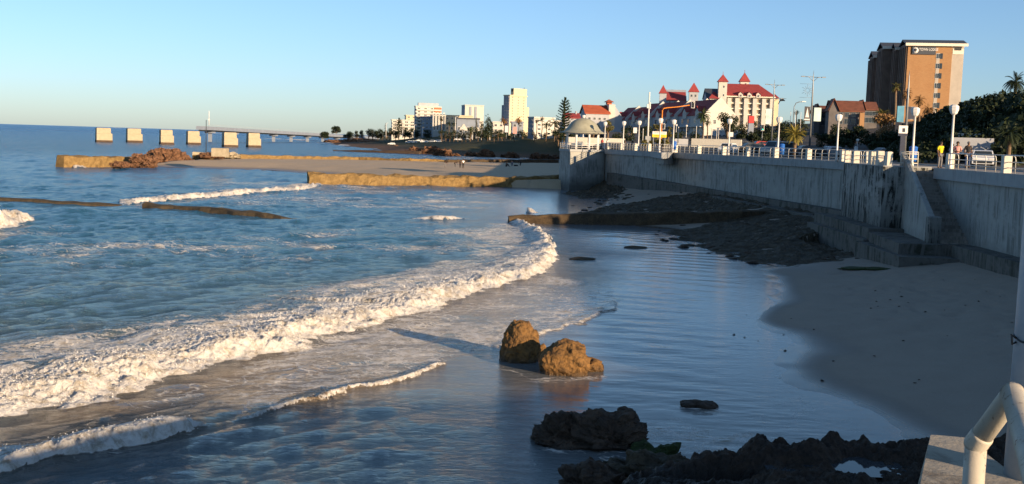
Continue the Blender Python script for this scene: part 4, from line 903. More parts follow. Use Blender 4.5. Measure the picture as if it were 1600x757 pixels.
# weedy rock shelf between the pool wall and the sea wall
SH = wxy([(1040, 352), (1110, 378), (1180, 398), (1290, 402), (1330, 396), (1345, 372), (1290, 350), (1230, 340), (1120, 344)], .6)
def shelf(poly, zf, amp, seed, name, label, step=.16, mat='rock_weed', th=.5):
    P_ = np.array(poly); x0, x1, y0, y1 = P_[:, 0].min() - 1, P_[:, 0].max() + 1, P_[:, 1].min() - 1, P_[:, 1].max() + 1
    X, Y = np.meshgrid(np.arange(x0, x1, step), np.arange(y0, y1, step * 1.6)); ins = inpoly(X, Y, poly); d, _, _, _ = polydist(X, Y, poly + [poly[0]]); sd_ = np.where(ins, d, -d)
    sdn = sd_ + 1.1 * fbm(X * .5, Y * .5, 0, 4, seed + 1)
    bz, _ = beach_z(X, Y); bz = np.where((X > 2) & (X < 31), bz, 0)
    Z = np.maximum(bz, 0) + th * sstep(-.3, 1.2, sdn) * zf + amp * (fbm(X * .7, Y * 1.2, 0, 6, seed, ridged=True) - .7) * sstep(-.4, .8, sdn) + .5 * amp * fbm(X * 2.5, Y * 2.5, 0, 4, seed + 3) * sstep(-.4, .8, sdn)
    Z = np.where(sdn < -.3, -1.0, Z)
    o = gridmesh(name, np.stack([X, Y, Z], -1), X.shape[0], X.shape[1], mat, False, label=label, cat='rock'); return rebase(o)
shelf(SH, .28, .11, 70, 'rock_shelf', 'broad dark weed-covered rock shelf in front of the bastion footing')
shelf(wxy([(925, 322), (950, 313), (1030, 311), (1110, 316), (1200, 328), (1240, 336), (1100, 338), (960, 336)], .8), .25, .15, 75, 'rock_shelf', 'dark flat weedy rocks on the sand behind the brown wall')
shelf(wxy([(885, 296), (930, 291), (975, 291), (985, 297), (960, 303), (905, 304)], .6), .4, .2, 79, 'rock_shelf', 'patch of dark rocks at the end of the ochre pool wall')
sm = []
for i in range(7):
    bm = bmesh.new(); bmesh.ops.create_icosphere(bm, subdivisions=3, radius=.5); A = np.array([v.co[:] for v in bm.verts])
    A = A * (1 + .45 * fbm(A[:, 0] * 2.2 + i * 5, A[:, 1] * 2.2, A[:, 2] * 2.2, 3, 90 + i))[:, None] * np.array([1, .8, .42])
    for v, p in zip(bm.verts, A): v.co = p
    me = bpy.data.meshes.new('stone'); bm.to_mesh(me); bm.free(); me.materials.append(M(['rock_weed', 'rock_dark'][i % 2])); sm.append(me)
rg = random.Random(5)
def stones(cnt, fpos, s0, s1, label, group):
    for i in range(cnt):
        x, y = fpos(); bz, sd_ = beach_z(np.array([x]), np.array([y])); s_ = rg.uniform(s0, s1)
        o = link('stone', rg.choice(sm), None, label=label, cat='stone', group=group); o.location = (x, y, max(0, float(bz[0])) + .02); o.rotation_euler = (0, 0, rg.uniform(0, 6.3)); o.scale = (s_, s_, s_ * rg.uniform(.5, 1))
def gpix(pts, sx, sy):
    def f():
        q = rg.choice(pts); p = atz(q[0] + rg.gauss(0, sx), q[1] + rg.gauss(0, sy), .3); return p.x, p.y
    return f
stones(45, gpix([(930, 318), (945, 325), (960, 310), (990, 308), (1060, 322), (910, 330)], 28, 5), .25, .9, 'small dark stone among the flat weedy rocks by the brown wall', 'stones by the brown wall')
stones(80, gpix([(1060, 362), (1100, 374), (1150, 388), (1200, 396), (1260, 400), (1310, 396)], 26, 5), .2, .9, 'small dark stone along the water side of the weedy shelf', 'stones on the rock shelf')
for q, lab in (((907, 405), 'flat dark stone awash left of the still water, nearer of two'), ((990, 387), 'flat dark stone awash near the weedy shelf, farther of two'), ((1243, 405), 'small dark stone on the wet sand before the shelf')):
    p = atz(q[0], q[1], .02); o = link('stone', sm[0], None, label=lab, cat='stone'); o.location = (p.x, p.y, .02); o.scale = (1.6, 1.1, .6)
p = atz(1345, 406, 1.0)
for i, (px_, y_, sc_) in enumerate(((1338, 404, 1.3), (1355, 406, 1.7), (1372, 408, 1.2))):
    p = atz(px_, y_, 1.0); o = link('weed_clump', sm[i].copy(), None, label='green seaweed clump on the sand at the footing, %s of three' % ('leftmost', 'middle', 'rightmost')[i], cat='seaweed'); o.data.materials[0] = M('green_weed'); bz, _ = beach_z(np.array([p.x]), np.array([p.y])); o.location = (p.x, p.y, float(bz[0]) + .02); o.scale = (sc_ * 1.5, sc_, .4)
stones(22, gpix([(1520, 428), (1555, 426), (1580, 418)], 16, 3), .25, .8, 'small dark stone scattered on the sand by the wall foot at right', 'stones by the right wall foot')
stones(40, gpix([(1420, 470), (1330, 560), (1480, 520), (1400, 430), (1250, 500)], 70, 35), .05, .14, 'tiny dark pebble or scrap on the smooth shaded sand', 'scraps on the sand')

# far-left rubble, breakwater foot rocks
def far_rock(px0, px1, yt, yb, label, seed, mat='rock_brown', zb=.6, **kw): return rock(px0, px1, yt, yb, label, mat, seed, zb, sub=5, amp=.38, fine=.35, strata=1, **kw)
far_rock(205, 245, 240, 258, 'left low heap of brown rubble on the breakwater', 101)
far_rock(236, 284, 231, 253, 'tallest heap of brown rubble behind the breakwater', 102)
far_rock(262, 298, 240, 252, 'brown rubble heap sloping down towards the square block', 103)
far_rock(170, 205, 251, 260, 'small brown rubble pile at the foot of the ochre breakwater', 104, dep=.5)
far_rock(312, 350, 236, 246, 'brown rubble mound topped by a small pale block', 105, zb=1.6)
far_rock(336, 374, 236, 245, 'pale slab-like rock at the right end of the mound', 106, mat='pier_block_stone', zb=1.6)
p = atz(344, 240, 3.2); mb = MB(); mb.bbox(-1.4, 1.4, -1, 1, 0, 1.6, .15); o = mb.build('concrete_block', 'pier_block_stone', label='small pale block perched on the brown mound', cat='block'); o.location = (p.x, p.y, 2.6)
mb = MB(); mb.lathe([(.09, 0), (.07, 7.5)], 6); o = mb.build('post', 'dark_metal', label='thin dark post standing in the rubble mound under the pier end', cat='post'); p = atz(322, 238, 2.6); o.location = (p.x, p.y, 2.2)
# rocks of the far shore
FR = [(505, 545, 218, 224, 'orange-brown rocks where the pier lands'), (536, 590, 216.5, 225, 'long orange-brown reef right of the pier landing'), (575, 625, 219, 227, 'brown reef below the white block of flats'), (612, 640, 227, 233, 'small dark rock in the surf behind the far pool wall'),
      (634, 668, 228, 240, 'large rust-coloured rock mass on the far pool wall, left part'), (660, 692, 228, 241, 'large rust-coloured rock mass on the far pool wall, middle part'), (678, 700, 231, 243, 'rust-coloured upright rocks, right end of the mass'),
      (700, 716, 239, 243.5, 'low brown rock at the foot of the lawn slope'), (728, 748, 237, 244, 'brown rock left of the brightest shore boulder'), (750, 769, 233, 245, 'bright rust boulder at the foot of the lawn, behind the diggers'),
      (783, 800, 240, 246, 'small rust rock between the two groups of people'), (793, 808, 237, 246.5, 'pointed rust rock behind the sitting people'), (790, 815, 234, 243, 'large grey rock above the pointed rust one'), (830, 842, 238, 248, 'rust rock left of the rotunda wall'), (844, 858, 240, 248, 'low rust rocks close to the rotunda wall'), (858, 874, 242, 248, 'last rust rock beside the rotunda wall')]
for i, (a, b, yt, yb, lab) in enumerate(FR):
    rock(a, b, yt, yb, lab, 'rock_brown', 120 + i, .2, sub=4, amp=.4, fine=1.2, dep=.7)
# ================================================================== buildings
WIN = {}
def winmesh(w, h, pane='glass', frame='white_paint', arch=False):
    key = (round(w, 2), round(h, 2), pane, frame)
    if key not in WIN:
        mb = MB(); mb.box(-w / 2, w / 2, -.08, .0, 0, h, 0); mb.box(-w / 2 + w * .08, w / 2 - w * .08, -.10, -.081, h * .06, h * .94, 1)
        mb.box(-w * .02, w * .02, -.13, -.101, h * .06, h * .94, 0)
        me = bpy.data.meshes.new('window'); me.from_pydata(mb.v, [], mb.f); me.materials.append(M(frame)); me.materials.append(M(pane)); me.polygons.foreach_set('material_index', mb.mi); WIN[key] = me
    return WIN[key]
def win(parent, x, y, z, rz, w, h, pane='glass', frame='white_paint'):
    o = link('window', winmesh(w, h, pane, frame), parent); o.location = (x, y, z); o.rotation_euler = (0, 0, rz); return o
def cbuild(pl, pc, pr, yt, yb, d, label, wall='white_wall', left=None, rows=5, cols=4, lcols=3, ww=.5, hh=.45, pane='glass', frame='white_paint', roofm=None, b=None, name='apartment_building', ytl=None, balc=False, ztop_extra=0, cat='building'):
    b = radians(42) if b is None else b
    C0 = atY(pc, yb, d); top = atY(pc, yt, d).z; h = top - C0.z
    # face lengths from the pixel widths seen
    def ln(pxe, dirv):
        s_ = (pxe - 800) / F; kx, ky = C0.x, C0.y; den = dirv[0] - s_ * dirv[1]; return (s_ * ky - kx) / den
    rd, ld = (cos(b), sin(b)), (-sin(b), cos(b)); wr = ln(pr, rd) if pr > pc else 8.0; wl = ln(pl, ld) if pl < pc else 8.0
    wr = min(abs(wr), 90); wl = min(abs(wl), 90)
    t = empty(name, C0, b, label=label, cat=cat)
    mb = MB(); mb.box(0, wr, 0, wl, -8, h); mb.build('wall', wall, t)
    if left: mb = MB(); mb.box(-.3, -.01, -.02, wl, -8, h); mb.build('side_wall', left, t)  # left face recoloured so that the colour carries its shade
    mb = MB(); mb.box(-.5, wr + .3, -.5, wl + .3, h + .01, h + .7); mb.build('roof_parapet', roofm or wall, t)
    fh = h / rows
    for r in range(rows):
        for c in range(cols): win(t, wr * (c + .5) / cols, -.01, fh * r + fh * .3, 0, wr / cols * ww, fh * hh, pane, frame)
        for c in range(lcols): win(t, -.31 if left else -.01, wl * (c + .5) / lcols, fh * r + fh * .3, -pi / 2, wl / lcols * ww, fh * hh, pane, frame)
        if balc and r: mb = MB(); mb.box(.2, wr - .2, -1.3, -.02, fh * r - .2, fh * r + .9); mb.build('balcony', wall, t)
    return t, wr, wl, h
# far city, left to right
cbuild(609, 612, 644, 188, 213, 900, 'white banded block of flats with a conifer in front, farthest left', rows=5, cols=4, lcols=1, balc=True, ww=.7, b=.25)
cbuild(632, 634, 646, 181, 213, 980, 'pale tower rising behind the white banded flats', rows=7, cols=2, lcols=1, wall='cream_wall', b=.2)
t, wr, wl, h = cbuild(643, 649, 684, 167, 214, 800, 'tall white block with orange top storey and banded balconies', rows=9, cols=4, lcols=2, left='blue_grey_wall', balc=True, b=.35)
mb = MB(); mb.box(wr * .72, wr * 1.0, -.6, -.05, h * .80, h * .99); mb.build('orange_panel', 'orange_panel', t); mb = MB(); mb.box(wr * .1, wr * .9, wl * .2, wl * .8, h + .71, h + 3); mb.build('roof_room', 'grey_wall', t)
cbuild(656, 658, 678, 184, 214, 760, 'blue-grey shaded office block in front of the tall white one', rows=5, cols=4, lcols=1, wall='blue_grey_wall', b=-.9)
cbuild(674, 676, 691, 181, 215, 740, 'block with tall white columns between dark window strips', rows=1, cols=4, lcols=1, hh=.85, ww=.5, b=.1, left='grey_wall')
cbuild(686, 688, 733, 181, 212, 780, 'cream yellow long block lit by the sun behind palms', rows=4, cols=7, lcols=1, wall='cream_wall', ww=.35, b=.1)
t, wr, wl, h = cbuild(716, 726, 750, 165, 205, 1000, 'white twin tower with two dark vertical recesses', rows=1, cols=1, lcols=1, hh=.01, ww=.01, left='blue_grey_wall', b=.2)
for a_, b_ in ((.22, .34), (.50, .62)): mb = MB(); mb.box(wr * a_, wr * b_, -.4, -.02, 0, h * .96); mb.build('dark_recess', 'blue_grey_wall', t)
cbuild(711, 713, 744, 186, 216, 640, 'dark slate-grey hall behind the white pavilion gables', rows=1, cols=5, lcols=1, wall='blue_grey_wall', roofm='slate_roof', hh=.3, b=.05)
# pavilion with curved white gables
t = empty('pavilion', atY(716, 214, 600), 0.1, label='low pavilion with three ornate white gables beside the dark pines', cat='building')
u = 600 / F; mb = MB(); mb.box(0, 33 * u, 0, 12, -3, 11 * u); mb.build('wall', 'blue_grey_wall', t)
for x, w_, hh_ in ((8, 13, 10), (21, 11, 7), (30, 9, 5)):
    mb = MB(); pr_ = [(-.5, 0), (-.42, .35), (-.25, .6), (-.1, .95), (0, 1), (.1, .95), (.25, .6), (.42, .35), (.5, 0)]
    vs = [((x + p[0] * w_) * u, -.6, (10 + p[1] * hh_) * u) for p in pr_]; vs += [(a_, 4.5, c_) for a_, _, c_ in vs]; n_ = len(pr_)
    mb.add(vs, [tuple(range(n_)), tuple(range(n_, 2 * n_))[::-1]] + [(i, i + 1, n_ + i + 1, n_ + i)[::-1] for i in range(n_ - 1)]); mb.build('gable', 'white_wall', t)
mb = MB(); mb.box(-1, 34 * u, -2.5, -.1, 5 * u, 5.8 * u); mb.build('veranda_roof', 'slate_roof', t)
for i in range(7): mb = MB(); mb.box(i * 5.5 * u - .15, i * 5.5 * u + .15, -2.4, -2.1, -3, 5 * u); mb.build('column', 'white_wall', t)
# the tall stepped block
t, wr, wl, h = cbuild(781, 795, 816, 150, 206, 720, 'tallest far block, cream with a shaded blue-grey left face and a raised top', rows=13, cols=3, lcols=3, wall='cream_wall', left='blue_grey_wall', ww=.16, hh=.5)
u = 720 / F; mb = MB(); mb.box(wr * .22, wr, 0.02, wl * .5, h + .71, h + 12 * u); mb.build('upper_tower', 'cream_wall', t); mb = MB(); mb.box(wr * .21, wr * .219, 0.6, wl * .46, h + 3, h + 11 * u); mb.build('dark_sign_panel', 'dark_metal', t)
mb = MB(); mb.lathe([(.25, h + 12 * u), (.15, h + 14.5 * u)], 6, (wr * .95, 2, 0)); mb.build('antenna', 'dark_metal', t)
mb = MB(); mb.box(wr + .01, wr + 8 * u * 1.25, 2, wl * .7, -8, h - 16 * u); mb.build('right_wing', 'cream_wall', t)
mb = MB(); mb.box(2, wr * .7, wl + .01, wl + 8 * u * 1.3, -8, h - 14 * u); mb.build('left_wing', 'blue_grey_wall', t)  # blue-grey paints the shade on this side of the cream block
cbuild(768, 770, 782, 192, 208, 600, 'small white house left of the tall stepped block', rows=2, cols=2, lcols=1, b=.2)
cbuild(797, 800, 812, 192, 210, 560, 'small dark glass building right of the billboard', rows=2, cols=2, lcols=1, wall='blue_grey_wall', b=.1)
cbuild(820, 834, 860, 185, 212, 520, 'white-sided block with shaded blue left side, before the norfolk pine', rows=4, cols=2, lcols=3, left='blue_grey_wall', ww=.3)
cbuild(857, 859, 884, 190, 212, 560, 'low white block behind the tall norfolk pine', rows=3, cols=3, lcols=1, b=.1)

# generic gabled block in its own local frame
def gable_roof(mb, x0, x1, y0, y1, z0, zr, ov=.4, axis='x', th=.25):      # ridge along axis
    if axis == 'x':
        ym = (y0 + y1) / 2; A = [(x0 - ov, y0 - ov, z0 - ov * .4), (x1 + ov, y0 - ov, z0 - ov * .4), (x1 + ov, ym, zr), (x0 - ov, ym, zr)]; Bq = [(x0 - ov, ym, zr), (x1 + ov, ym, zr), (x1 + ov, y1 + ov, z0 - ov * .4), (x0 - ov, y1 + ov, z0 - ov * .4)]
    else:
        xm = (x0 + x1) / 2; A = [(x0 - ov, y0 - ov, z0 - ov * .4), (xm, y0 - ov, zr), (xm, y1 + ov, zr), (x0 - ov, y1 + ov, z0 - ov * .4)]; Bq = [(xm, y0 - ov, zr), (x1 + ov, y0 - ov, z0 - ov * .4), (x1 + ov, y1 + ov, z0 - ov * .4), (xm, y1 + ov, zr)]
    for q in (A, Bq):
        mb.add(q + [(a_, b_, c_ + th) for a_, b_, c_ in q], [(3, 2, 1, 0), (4, 5, 6, 7), (0, 1, 5, 4), (1, 2, 6, 5), (2, 3, 7, 6), (3, 0, 4, 7)])
def gwall(mb, x0, x1, y0, y1, z0, ze, zr, axis='x'):                        # box with gable ends
    if axis == 'x': ym = (y0 + y1) / 2; pts = [(y0, z0), (y1, z0), (y1, ze), (ym, zr), (y0, ze)]; A = [(x0, a_, b_) for a_, b_ in pts]; Bq = [(x1, a_, b_) for a_, b_ in pts]
    else: xm = (x0 + x1) / 2; pts = [(x0, z0), (x1, z0), (x1, ze), (xm, zr), (x0, ze)]; A = [(a_, y0, b_) for a_, b_ in pts]; Bq = [(a_, y1, b_) for a_, b_ in pts]
    mb.add(A + Bq, [(0, 1, 2, 3, 4), (9, 8, 7, 6, 5)] + [(i, 5 + i, 5 + (i + 1) % 5, (i + 1) % 5) for i in range(5)])
def pyramid(mb, x0, x1, y0, y1, z0, z1, ov=.5):
    mb.add([(x0 - ov, y0 - ov, z0), (x1 + ov, y0 - ov, z0), (x1 + ov, y1 + ov, z0), (x0 - ov, y1 + ov, z0), ((x0 + x1) / 2, (y0 + y1) / 2, z1)], [(3, 2, 1, 0), (0, 1, 4), (1, 2, 4), (2, 3, 4), (3, 0, 4)])

# red-roofed hotel, scale u metres per pixel
D = 520; u = D / F; org = atY(1166, 213, D)
t = empty('hotel', org, radians(-4), label='large cream hotel with a steep red hipped roof, dormers and two pointed turrets', cat='hotel')
X_ = lambda p: (p - 1166) * u
Z_ = lambda y: (213 - y) * u
mb = MB(); mb.box(X_(1128), X_(1206), 0, 24, -10, Z_(153)); mb.build('wall', 'beige_wall', t)
for i in range(6):
    x = [1137, 1149, 1162.5, 1176, 1190, 1202][i]; mb = MB(); mb.box(X_(x) - 2.9 * u, X_(x) + 2.9 * u, -1.4, -.01, -10, Z_(155)); mb.build('pilaster', 'white_wall', t)
mb = MB(); mb.box(X_(1127), X_(1207), -2.0, 24.6, Z_(153.4) + .01, Z_(151.8)); mb.build('cornice', 'cream_paint', t)
mb = MB(); rl, rr, f_, bk = X_(1131), X_(1186), -2.2, 25
zr, ze = Z_(131), Z_(151.7)
mb.add([(X_(1125), f_, ze), (X_(1208), f_, ze), (X_(1208), bk, ze), (X_(1125), bk, ze), (rl, 11, zr), (rr, 11, zr)], [(3, 2, 1, 0), (0, 1, 5, 4), (1, 2, 5), (2, 3, 4, 5), (3, 0, 4)]); mb.build('roof', 'red_roof', t)
for bx in (1143, 1155.8, 1169.3, 1183, 1196):
    for ry in (160, 168.5, 177, 185.5, 194):
        win(t, X_(bx), -.01, Z_(ry), 0, 6.2 * u, 5.2 * u, 'warm_glass', 'cream_paint')
    for ry in (163.4, 171.9, 180.4): mb = MB(); mb.box(X_(bx) - 3.6 * u, X_(bx) + 3.6 * u, -.7, -.14, Z_(ry), Z_(ry - 1.6)); mb.build('balcony', 'cream_paint', t)
for bx in (1153.5, 1167, 1180.5):
    mb = MB(); gwall(mb, X_(bx) - 3.4 * u, X_(bx) + 3.4 * u, -2.3, 7, Z_(154), Z_(148.5), Z_(145.5), 'y'); dm = mb.build('dormer', 'white_wall', t)
    mb = MB(); gable_roof(mb, X_(bx) - 3.4 * u, X_(bx) + 3.4 * u, -2.4, 7, Z_(148.8), Z_(145.2), .3, 'y'); mb.build('dormer_roof', 'red_roof', dm)
    win(dm, X_(bx), -2.31, Z_(153), 0, 3 * u, 3.6 * u)
for x0_, x1_, yy, yw, yp, lab in ((1118.5, 1132, 1, 131, 119, 'a'), (1158, 1172, 14, 131, 112, 'b')):
    y0_ = -3.5 if lab == 'a' else 12; yb_ = 213 if lab == 'a' else 140
    if lab == 'b': yw = 127
    mb = MB(); mb.box(X_(x0_) + .3 * u, X_(x1_) - .3 * u, y0_, y0_ + 13 * u, Z_(yb_) - (9 if lab == 'a' else 0), Z_(yw)); tw = mb.build('turret', 'white_wall', t)
    mb = MB(); pyramid(mb, X_(x0_), X_(x1_), y0_ - .3, y0_ + 13.6 * u, Z_(yw) + .01, Z_(yp)); mb.lathe([(.12, Z_(yp) - .5), (.08, Z_(yp - 4))], 6, (X_((x0_ + x1_) / 2), y0_ + 6.6 * u, 0)); mb.build('turret_roof', 'red_roof', tw)
    for ry in ((137, 150, 168, 180) if lab == 'a' else (129.5,)): win(tw, X_((x0_ + x1_) / 2) + .5, y0_ - .01, Z_(ry) - 1, 0, 2.4 * u, 3.6 * u)
mb = MB(); mb.box(X_(1206.1), X_(1214), 2, 12, -8, Z_(154)); mb.build('right_wing', 'cream_wall', t)
mb = MB(); pyramid(mb, X_(1206.5), X_(1214), 1.6, 12, Z_(153.9), Z_(146)); mb.build('wing_roof', 'red_roof', t)
mb = MB(); gwall(mb, X_(1104), X_(1128), 3, 22, -8, Z_(155), Z_(143), 'x'); mb.build('left_wing', 'grey_wall', t)
mb = MB(); gable_roof(mb, X_(1104), X_(1129), 3, 22, Z_(155), Z_(140), .4, 'x'); mb.build('left_wing_roof', 'slate_roof', t)
mb = MB(); mb.box(X_(1106), X_(1118), -3.2, 2.9, -8, Z_(157)); mb.build('porch_wing', 'white_wall', t); mb = MB(); pyramid(mb, X_(1106), X_(1121), -3.6, 6, Z_(156.9), Z_(145)); mb.build('porch_roof', 'red_roof', t)
for ry in (166, 178, 190): win(t, X_(1112), -3.21, Z_(ry), 0, 3.2 * u, 3.5 * u)

# rear hotel wing with turrets (behind the terrace)
D = 560; u = D / F; org = atY(1050, 213, D)
t = empty('hotel', org, radians(-6), label='rear red-roofed hotel wing with a turret at its left end, above the terrace', cat='hotel')
X_ = lambda p: (p - 1050) * u
mb = MB(); gwall(mb, X_(1030), X_(1070), 0, 20, -8, Z_(158), Z_(140), 'x'); mb.build('wall', 'grey_wall', t)
mb = MB(); gable_roof(mb, X_(1033), X_(1068), 0, 20, Z_(158), Z_(141), .4, 'x'); mb.build('roof', 'red_roof', t)
mb = MB(); mb.box(X_(1028), X_(1038.5), -3, .6, -8, Z_(148)); mb.build('turret', 'grey_wall', t); mb = MB(); pyramid(mb, X_(1028), X_(1038.5), -3, .6 + 1, Z_(147.9), Z_(134.5)); mb.build('turret_roof', 'red_roof', t)
for x in (1044, 1052, 1060): win(t, X_(x), -.01, Z_(163), 0, 4 * u, 4 * u)
t = empty('turret_house', atY(1081, 213, 500), radians(-6), label='freestanding grey turret with a red pyramid roof between the two hotels', cat='building')
u = 500 / F; mb = MB(); mb.box(-7 * u, 7 * u, 0, 13 * u, -8, (213 - 145) * u); mb.build('wall', 'grey_wall', t); mb = MB(); pyramid(mb, -7 * u, 7 * u, 0, 13 * u, (213 - 144.9) * u, (213 - 130) * u); mb.build('roof', 'red_roof', t)
for x in (-3, 3): win(t, x * u, -.01, (213 - 153) * u, 0, 3 * u, 4.5 * u)

# terrace of red-roofed houses, receding to the left
P0 = Vector((atY(1102, 210, 345).x, 345)); P1 = Vector((atY(962, 210, 430).x, 430)); ax = (P1 - P0); n_u = 7; Lu = ax.length / n_u; an = atan2(ax.y, ax.x)
for i in range(n_u):
    q = P0 + ax * (i / n_u); zb = 10.2
    t = empty('terrace_house', (q.x, q.y, zb), an, label=('nearest terrace house, its tall white gable end lit by the sun' if i == 0 else '%s house of the red-roofed terrace behind the lit gable' % ('second', 'third', 'fourth', 'fifth', 'sixth', 'farthest')[i - 1]), cat='house', group='red-roofed terrace houses')
    h1, h2, W_ = 6.8, 11.6, 9.5; s_ = 1.0 - .0 * i; off = -(i % 2) * .8
    if i >= 5: h1, h2 = 6.2, 10.6
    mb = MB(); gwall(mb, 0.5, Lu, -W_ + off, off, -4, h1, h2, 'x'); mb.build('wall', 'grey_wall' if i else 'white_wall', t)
    mb = MB(); gable_roof(mb, 0.6, Lu, -W_ + off, off, h1, h2 + .15, .3, 'x'); mb.build('roof', 'red_roof', t)
    mb = MB(); gwall(mb, 0, .5, -W_ + off - .5, off + .5, -4, h1 + .5, h2 + 1.0, 'x'); mb.build('parapet_gable', 'white_wall', t)
    for z in (1.2, 4.2):
        for x in (.3, .7): win(t, Lu * x, off + .01, z, pi, 1.8, 1.6)
    mb = MB(); gwall(mb, Lu * .38, Lu * .62, off - 2.5, off + .5, h1 - 1, h1 + 1.3, h1 + 2.6, 'y'); dm = mb.build('dormer', 'white_wall', t)
    mb = MB(); gable_roof(mb, Lu * .38, Lu * .62, off - 3.2, off + .5, h1 + 1.3, h1 + 2.7, .25, 'y'); mb.build('dormer_roof', 'red_roof', dm)
    mb = MB(); mb.box(1, Lu - .6, off + .01, off + 1.6, 3.0, 3.2); mb.build('balcony', 'white_wall', t)
    if i == 0:
        for z in (1.0, 4.0): win(t, -.01, -3.0, z, -pi / 2, 1.0, 1.5)
# orange-roofed house and tower at the left end
D = 400; u = D / F; org = atY(930, 213, D)
t = empty('house', org, radians(8), label='house with an orange-red roof and small red-capped white tower above the rotunda', cat='house')
X_ = lambda p: (p - 930) * u
mb = MB(); gwall(mb, X_(914), X_(951), 0, 10, -4, Z_(178), Z_(166), 'x'); mb.build('wall', 'grey_wall', t)
mb = MB(); gable_roof(mb, X_(914), X_(951), 0, 10, Z_(178), Z_(165.5), .5, 'x'); mb.build('roof', 'orange_roof', t)
mb = MB(); mb.box(X_(951.2), X_(961), 1, 9, -4, Z_(163)); mb.build('tower_wall', 'white_wall', t); mb = MB(); pyramid(mb, X_(948), X_(957), 1.2, 4.5, Z_(159.5), Z_(155)); mb.box(X_(949), X_(956), 1.6, 4.2, Z_(163), Z_(159.5)); mb.build('tower_cap', 'orange_roof', t)
mb = MB(); mb.add([(X_(961), 1.5, -4), (X_(972), 1.5, -4), (X_(972), 1.5, Z_(180)), (X_(961), 1.5, Z_(165)), (X_(961), 9, -4), (X_(972), 9, -4), (X_(972), 9, Z_(180)), (X_(961), 9, Z_(165))], [(0, 1, 2, 3), (7, 6, 5, 4), (0, 3, 7, 4), (1, 5, 6, 2), (3, 2, 6, 7)]); mb.build('side_gable', 'grey_wall', t)
for x in (920, 928, 936, 944): win(t, X_(x), -.01, Z_(188), 0, 4 * u, 4 * u); win(t, X_(x), -.01, Z_(203), 0, 4 * u, 5 * u)
t = empty('house', atY(895, 213, 380), radians(5), label='low house with a dark red roof half hidden behind the norfolk pine and dome', cat='house')
u = 380 / F; mb = MB(); gwall(mb, -12 * u, 10 * u, 0, 8, -4, 28 * u, 34 * u, 'x'); mb.build('wall', 'grey_wall', t); mb = MB(); gable_roof(mb, -12 * u, 10 * u, 0, 8, 28 * u, 35 * u, .4, 'x'); mb.build('roof', 'red_roof', t); mb = MB(); mb.box(5 * u, 7 * u, 3, 4.5, 33 * u, 39 * u); mb.build('chimney', 'grey_wall', t)
# hotel forecourt walls
D = 330; u = D / F; t = empty('forecourt_building', atY(1120, 221, D), 0, label='low flat-topped forecourt wing with round windows under the red hotel', cat='building')
mb = MB(); mb.box(0, 56 * u, 0, 8, -3, 16 * u); mb.build('wall', 'grey_wall', t)
for i in range(9): mb = MB(); mb.box((i * 6.2) * u, (i * 6.2 + 1.6) * u, -.3, .2, 16 * u, 20 * u); mb.build('baluster_pier', 'cream_paint', t)
mb = MB(); mb.box(-.2, 56 * u, -.32, .22, 20 * u, 21 * u); mb.build('balustrade_rail', 'cream_paint', t)
for i in range(4): mb = MB(); mb.lathe([(.45, -.06), (.45, 0.0)], 12); o = mb.build('round_window', 'glass', t); o.location = ((4 + i * 7) * u, -.03, 8 * u); o.rotation_euler = (pi / 2, 0, 0)

# brown-roofed houses
for (x0, x1, yt, ye, yb, D, lab) in ((1273, 1300, 166, 176, 206, 300, 'brown-roofed house with a pointed gable, left of the pair'), (1297, 1345, 158, 174, 206, 290, 'wide brown-roofed house with a tall front gable and chimney'), (1343, 1368, 160, 172, 205, 310, 'brown-roofed house partly hidden beside the brick lodge')):
    u = D / F; org = atY(x0, yb, D); t = empty('house', org, radians(-8), label=lab, cat='house'); w_ = (x1 - x0) * u
    zz = lambda y: (yb - y) * u
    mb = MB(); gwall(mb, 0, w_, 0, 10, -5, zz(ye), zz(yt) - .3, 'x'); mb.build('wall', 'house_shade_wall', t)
    mb = MB(); gable_roof(mb, 0, w_, 0, 10, zz(ye), zz(yt), .4, 'x'); mb.build('roof', 'brown_roof', t)
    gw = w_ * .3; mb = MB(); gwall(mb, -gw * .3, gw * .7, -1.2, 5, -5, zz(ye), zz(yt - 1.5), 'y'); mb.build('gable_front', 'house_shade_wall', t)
    mb = MB(); gable_roof(mb, -gw * .3, gw * .7, -1.4, 5, zz(ye), zz(yt - 2), .3, 'y'); mb.build('gable_roof', 'brown_roof', t)
    for x in (.3, .5, .7, .9): win(t, w_ * x, -.01, zz(ye + 9), 0, 1.1, 1.2, 'glass', 'grey_metal'); win(t, w_ * x, -.01, zz(ye + 20), 0, 1.3, 1.5, 'glass', 'grey_metal')
    if x1 == 1345: mb = MB(); mb.box(w_ * .86, w_ * 1.0, -2.2, -1.0, -4, zz(176)); mb.build('chimney_stack', 'orange_brick', t)

# the tall brick lodge
D = 345; u = D / F; org = atY(1411, 200, D); rz = radians(-10)
t = empty('brick_hotel', org, rz, label='tall orange brick hotel block with a dark gabled roof and a large sign', cat='hotel')
zt = atY(1411, 68, D).z - org.z; w1 = 86 * u * .955
mb = MB(); mb.box(0, w1 * .79, 0, 12, -10, zt); mb.build('brick_wall', 'orange_brick', t)
mb = MB(); mb.box(w1 * .79 + .01, w1, .25, 12, -10, zt - .6); mb.build('rendered_strip', 'beige_wall', t)
mb = MB(); mb.box(w1 * .80, w1 * .99, .1, .249, zt - 3.1, zt - 1.4); mb.build('cream_panel', 'cream_paint', t); mb = MB(); mb.box(w1 * .83, w1 * .95, .0, .099, zt - 1.9, zt - 1.2); mb.build('vent_grille', 'dark_metal', t)
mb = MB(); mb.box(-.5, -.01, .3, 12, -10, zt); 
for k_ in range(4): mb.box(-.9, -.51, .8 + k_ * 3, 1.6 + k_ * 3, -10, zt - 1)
mb.build('side_wall', 'shaded_brick', t)
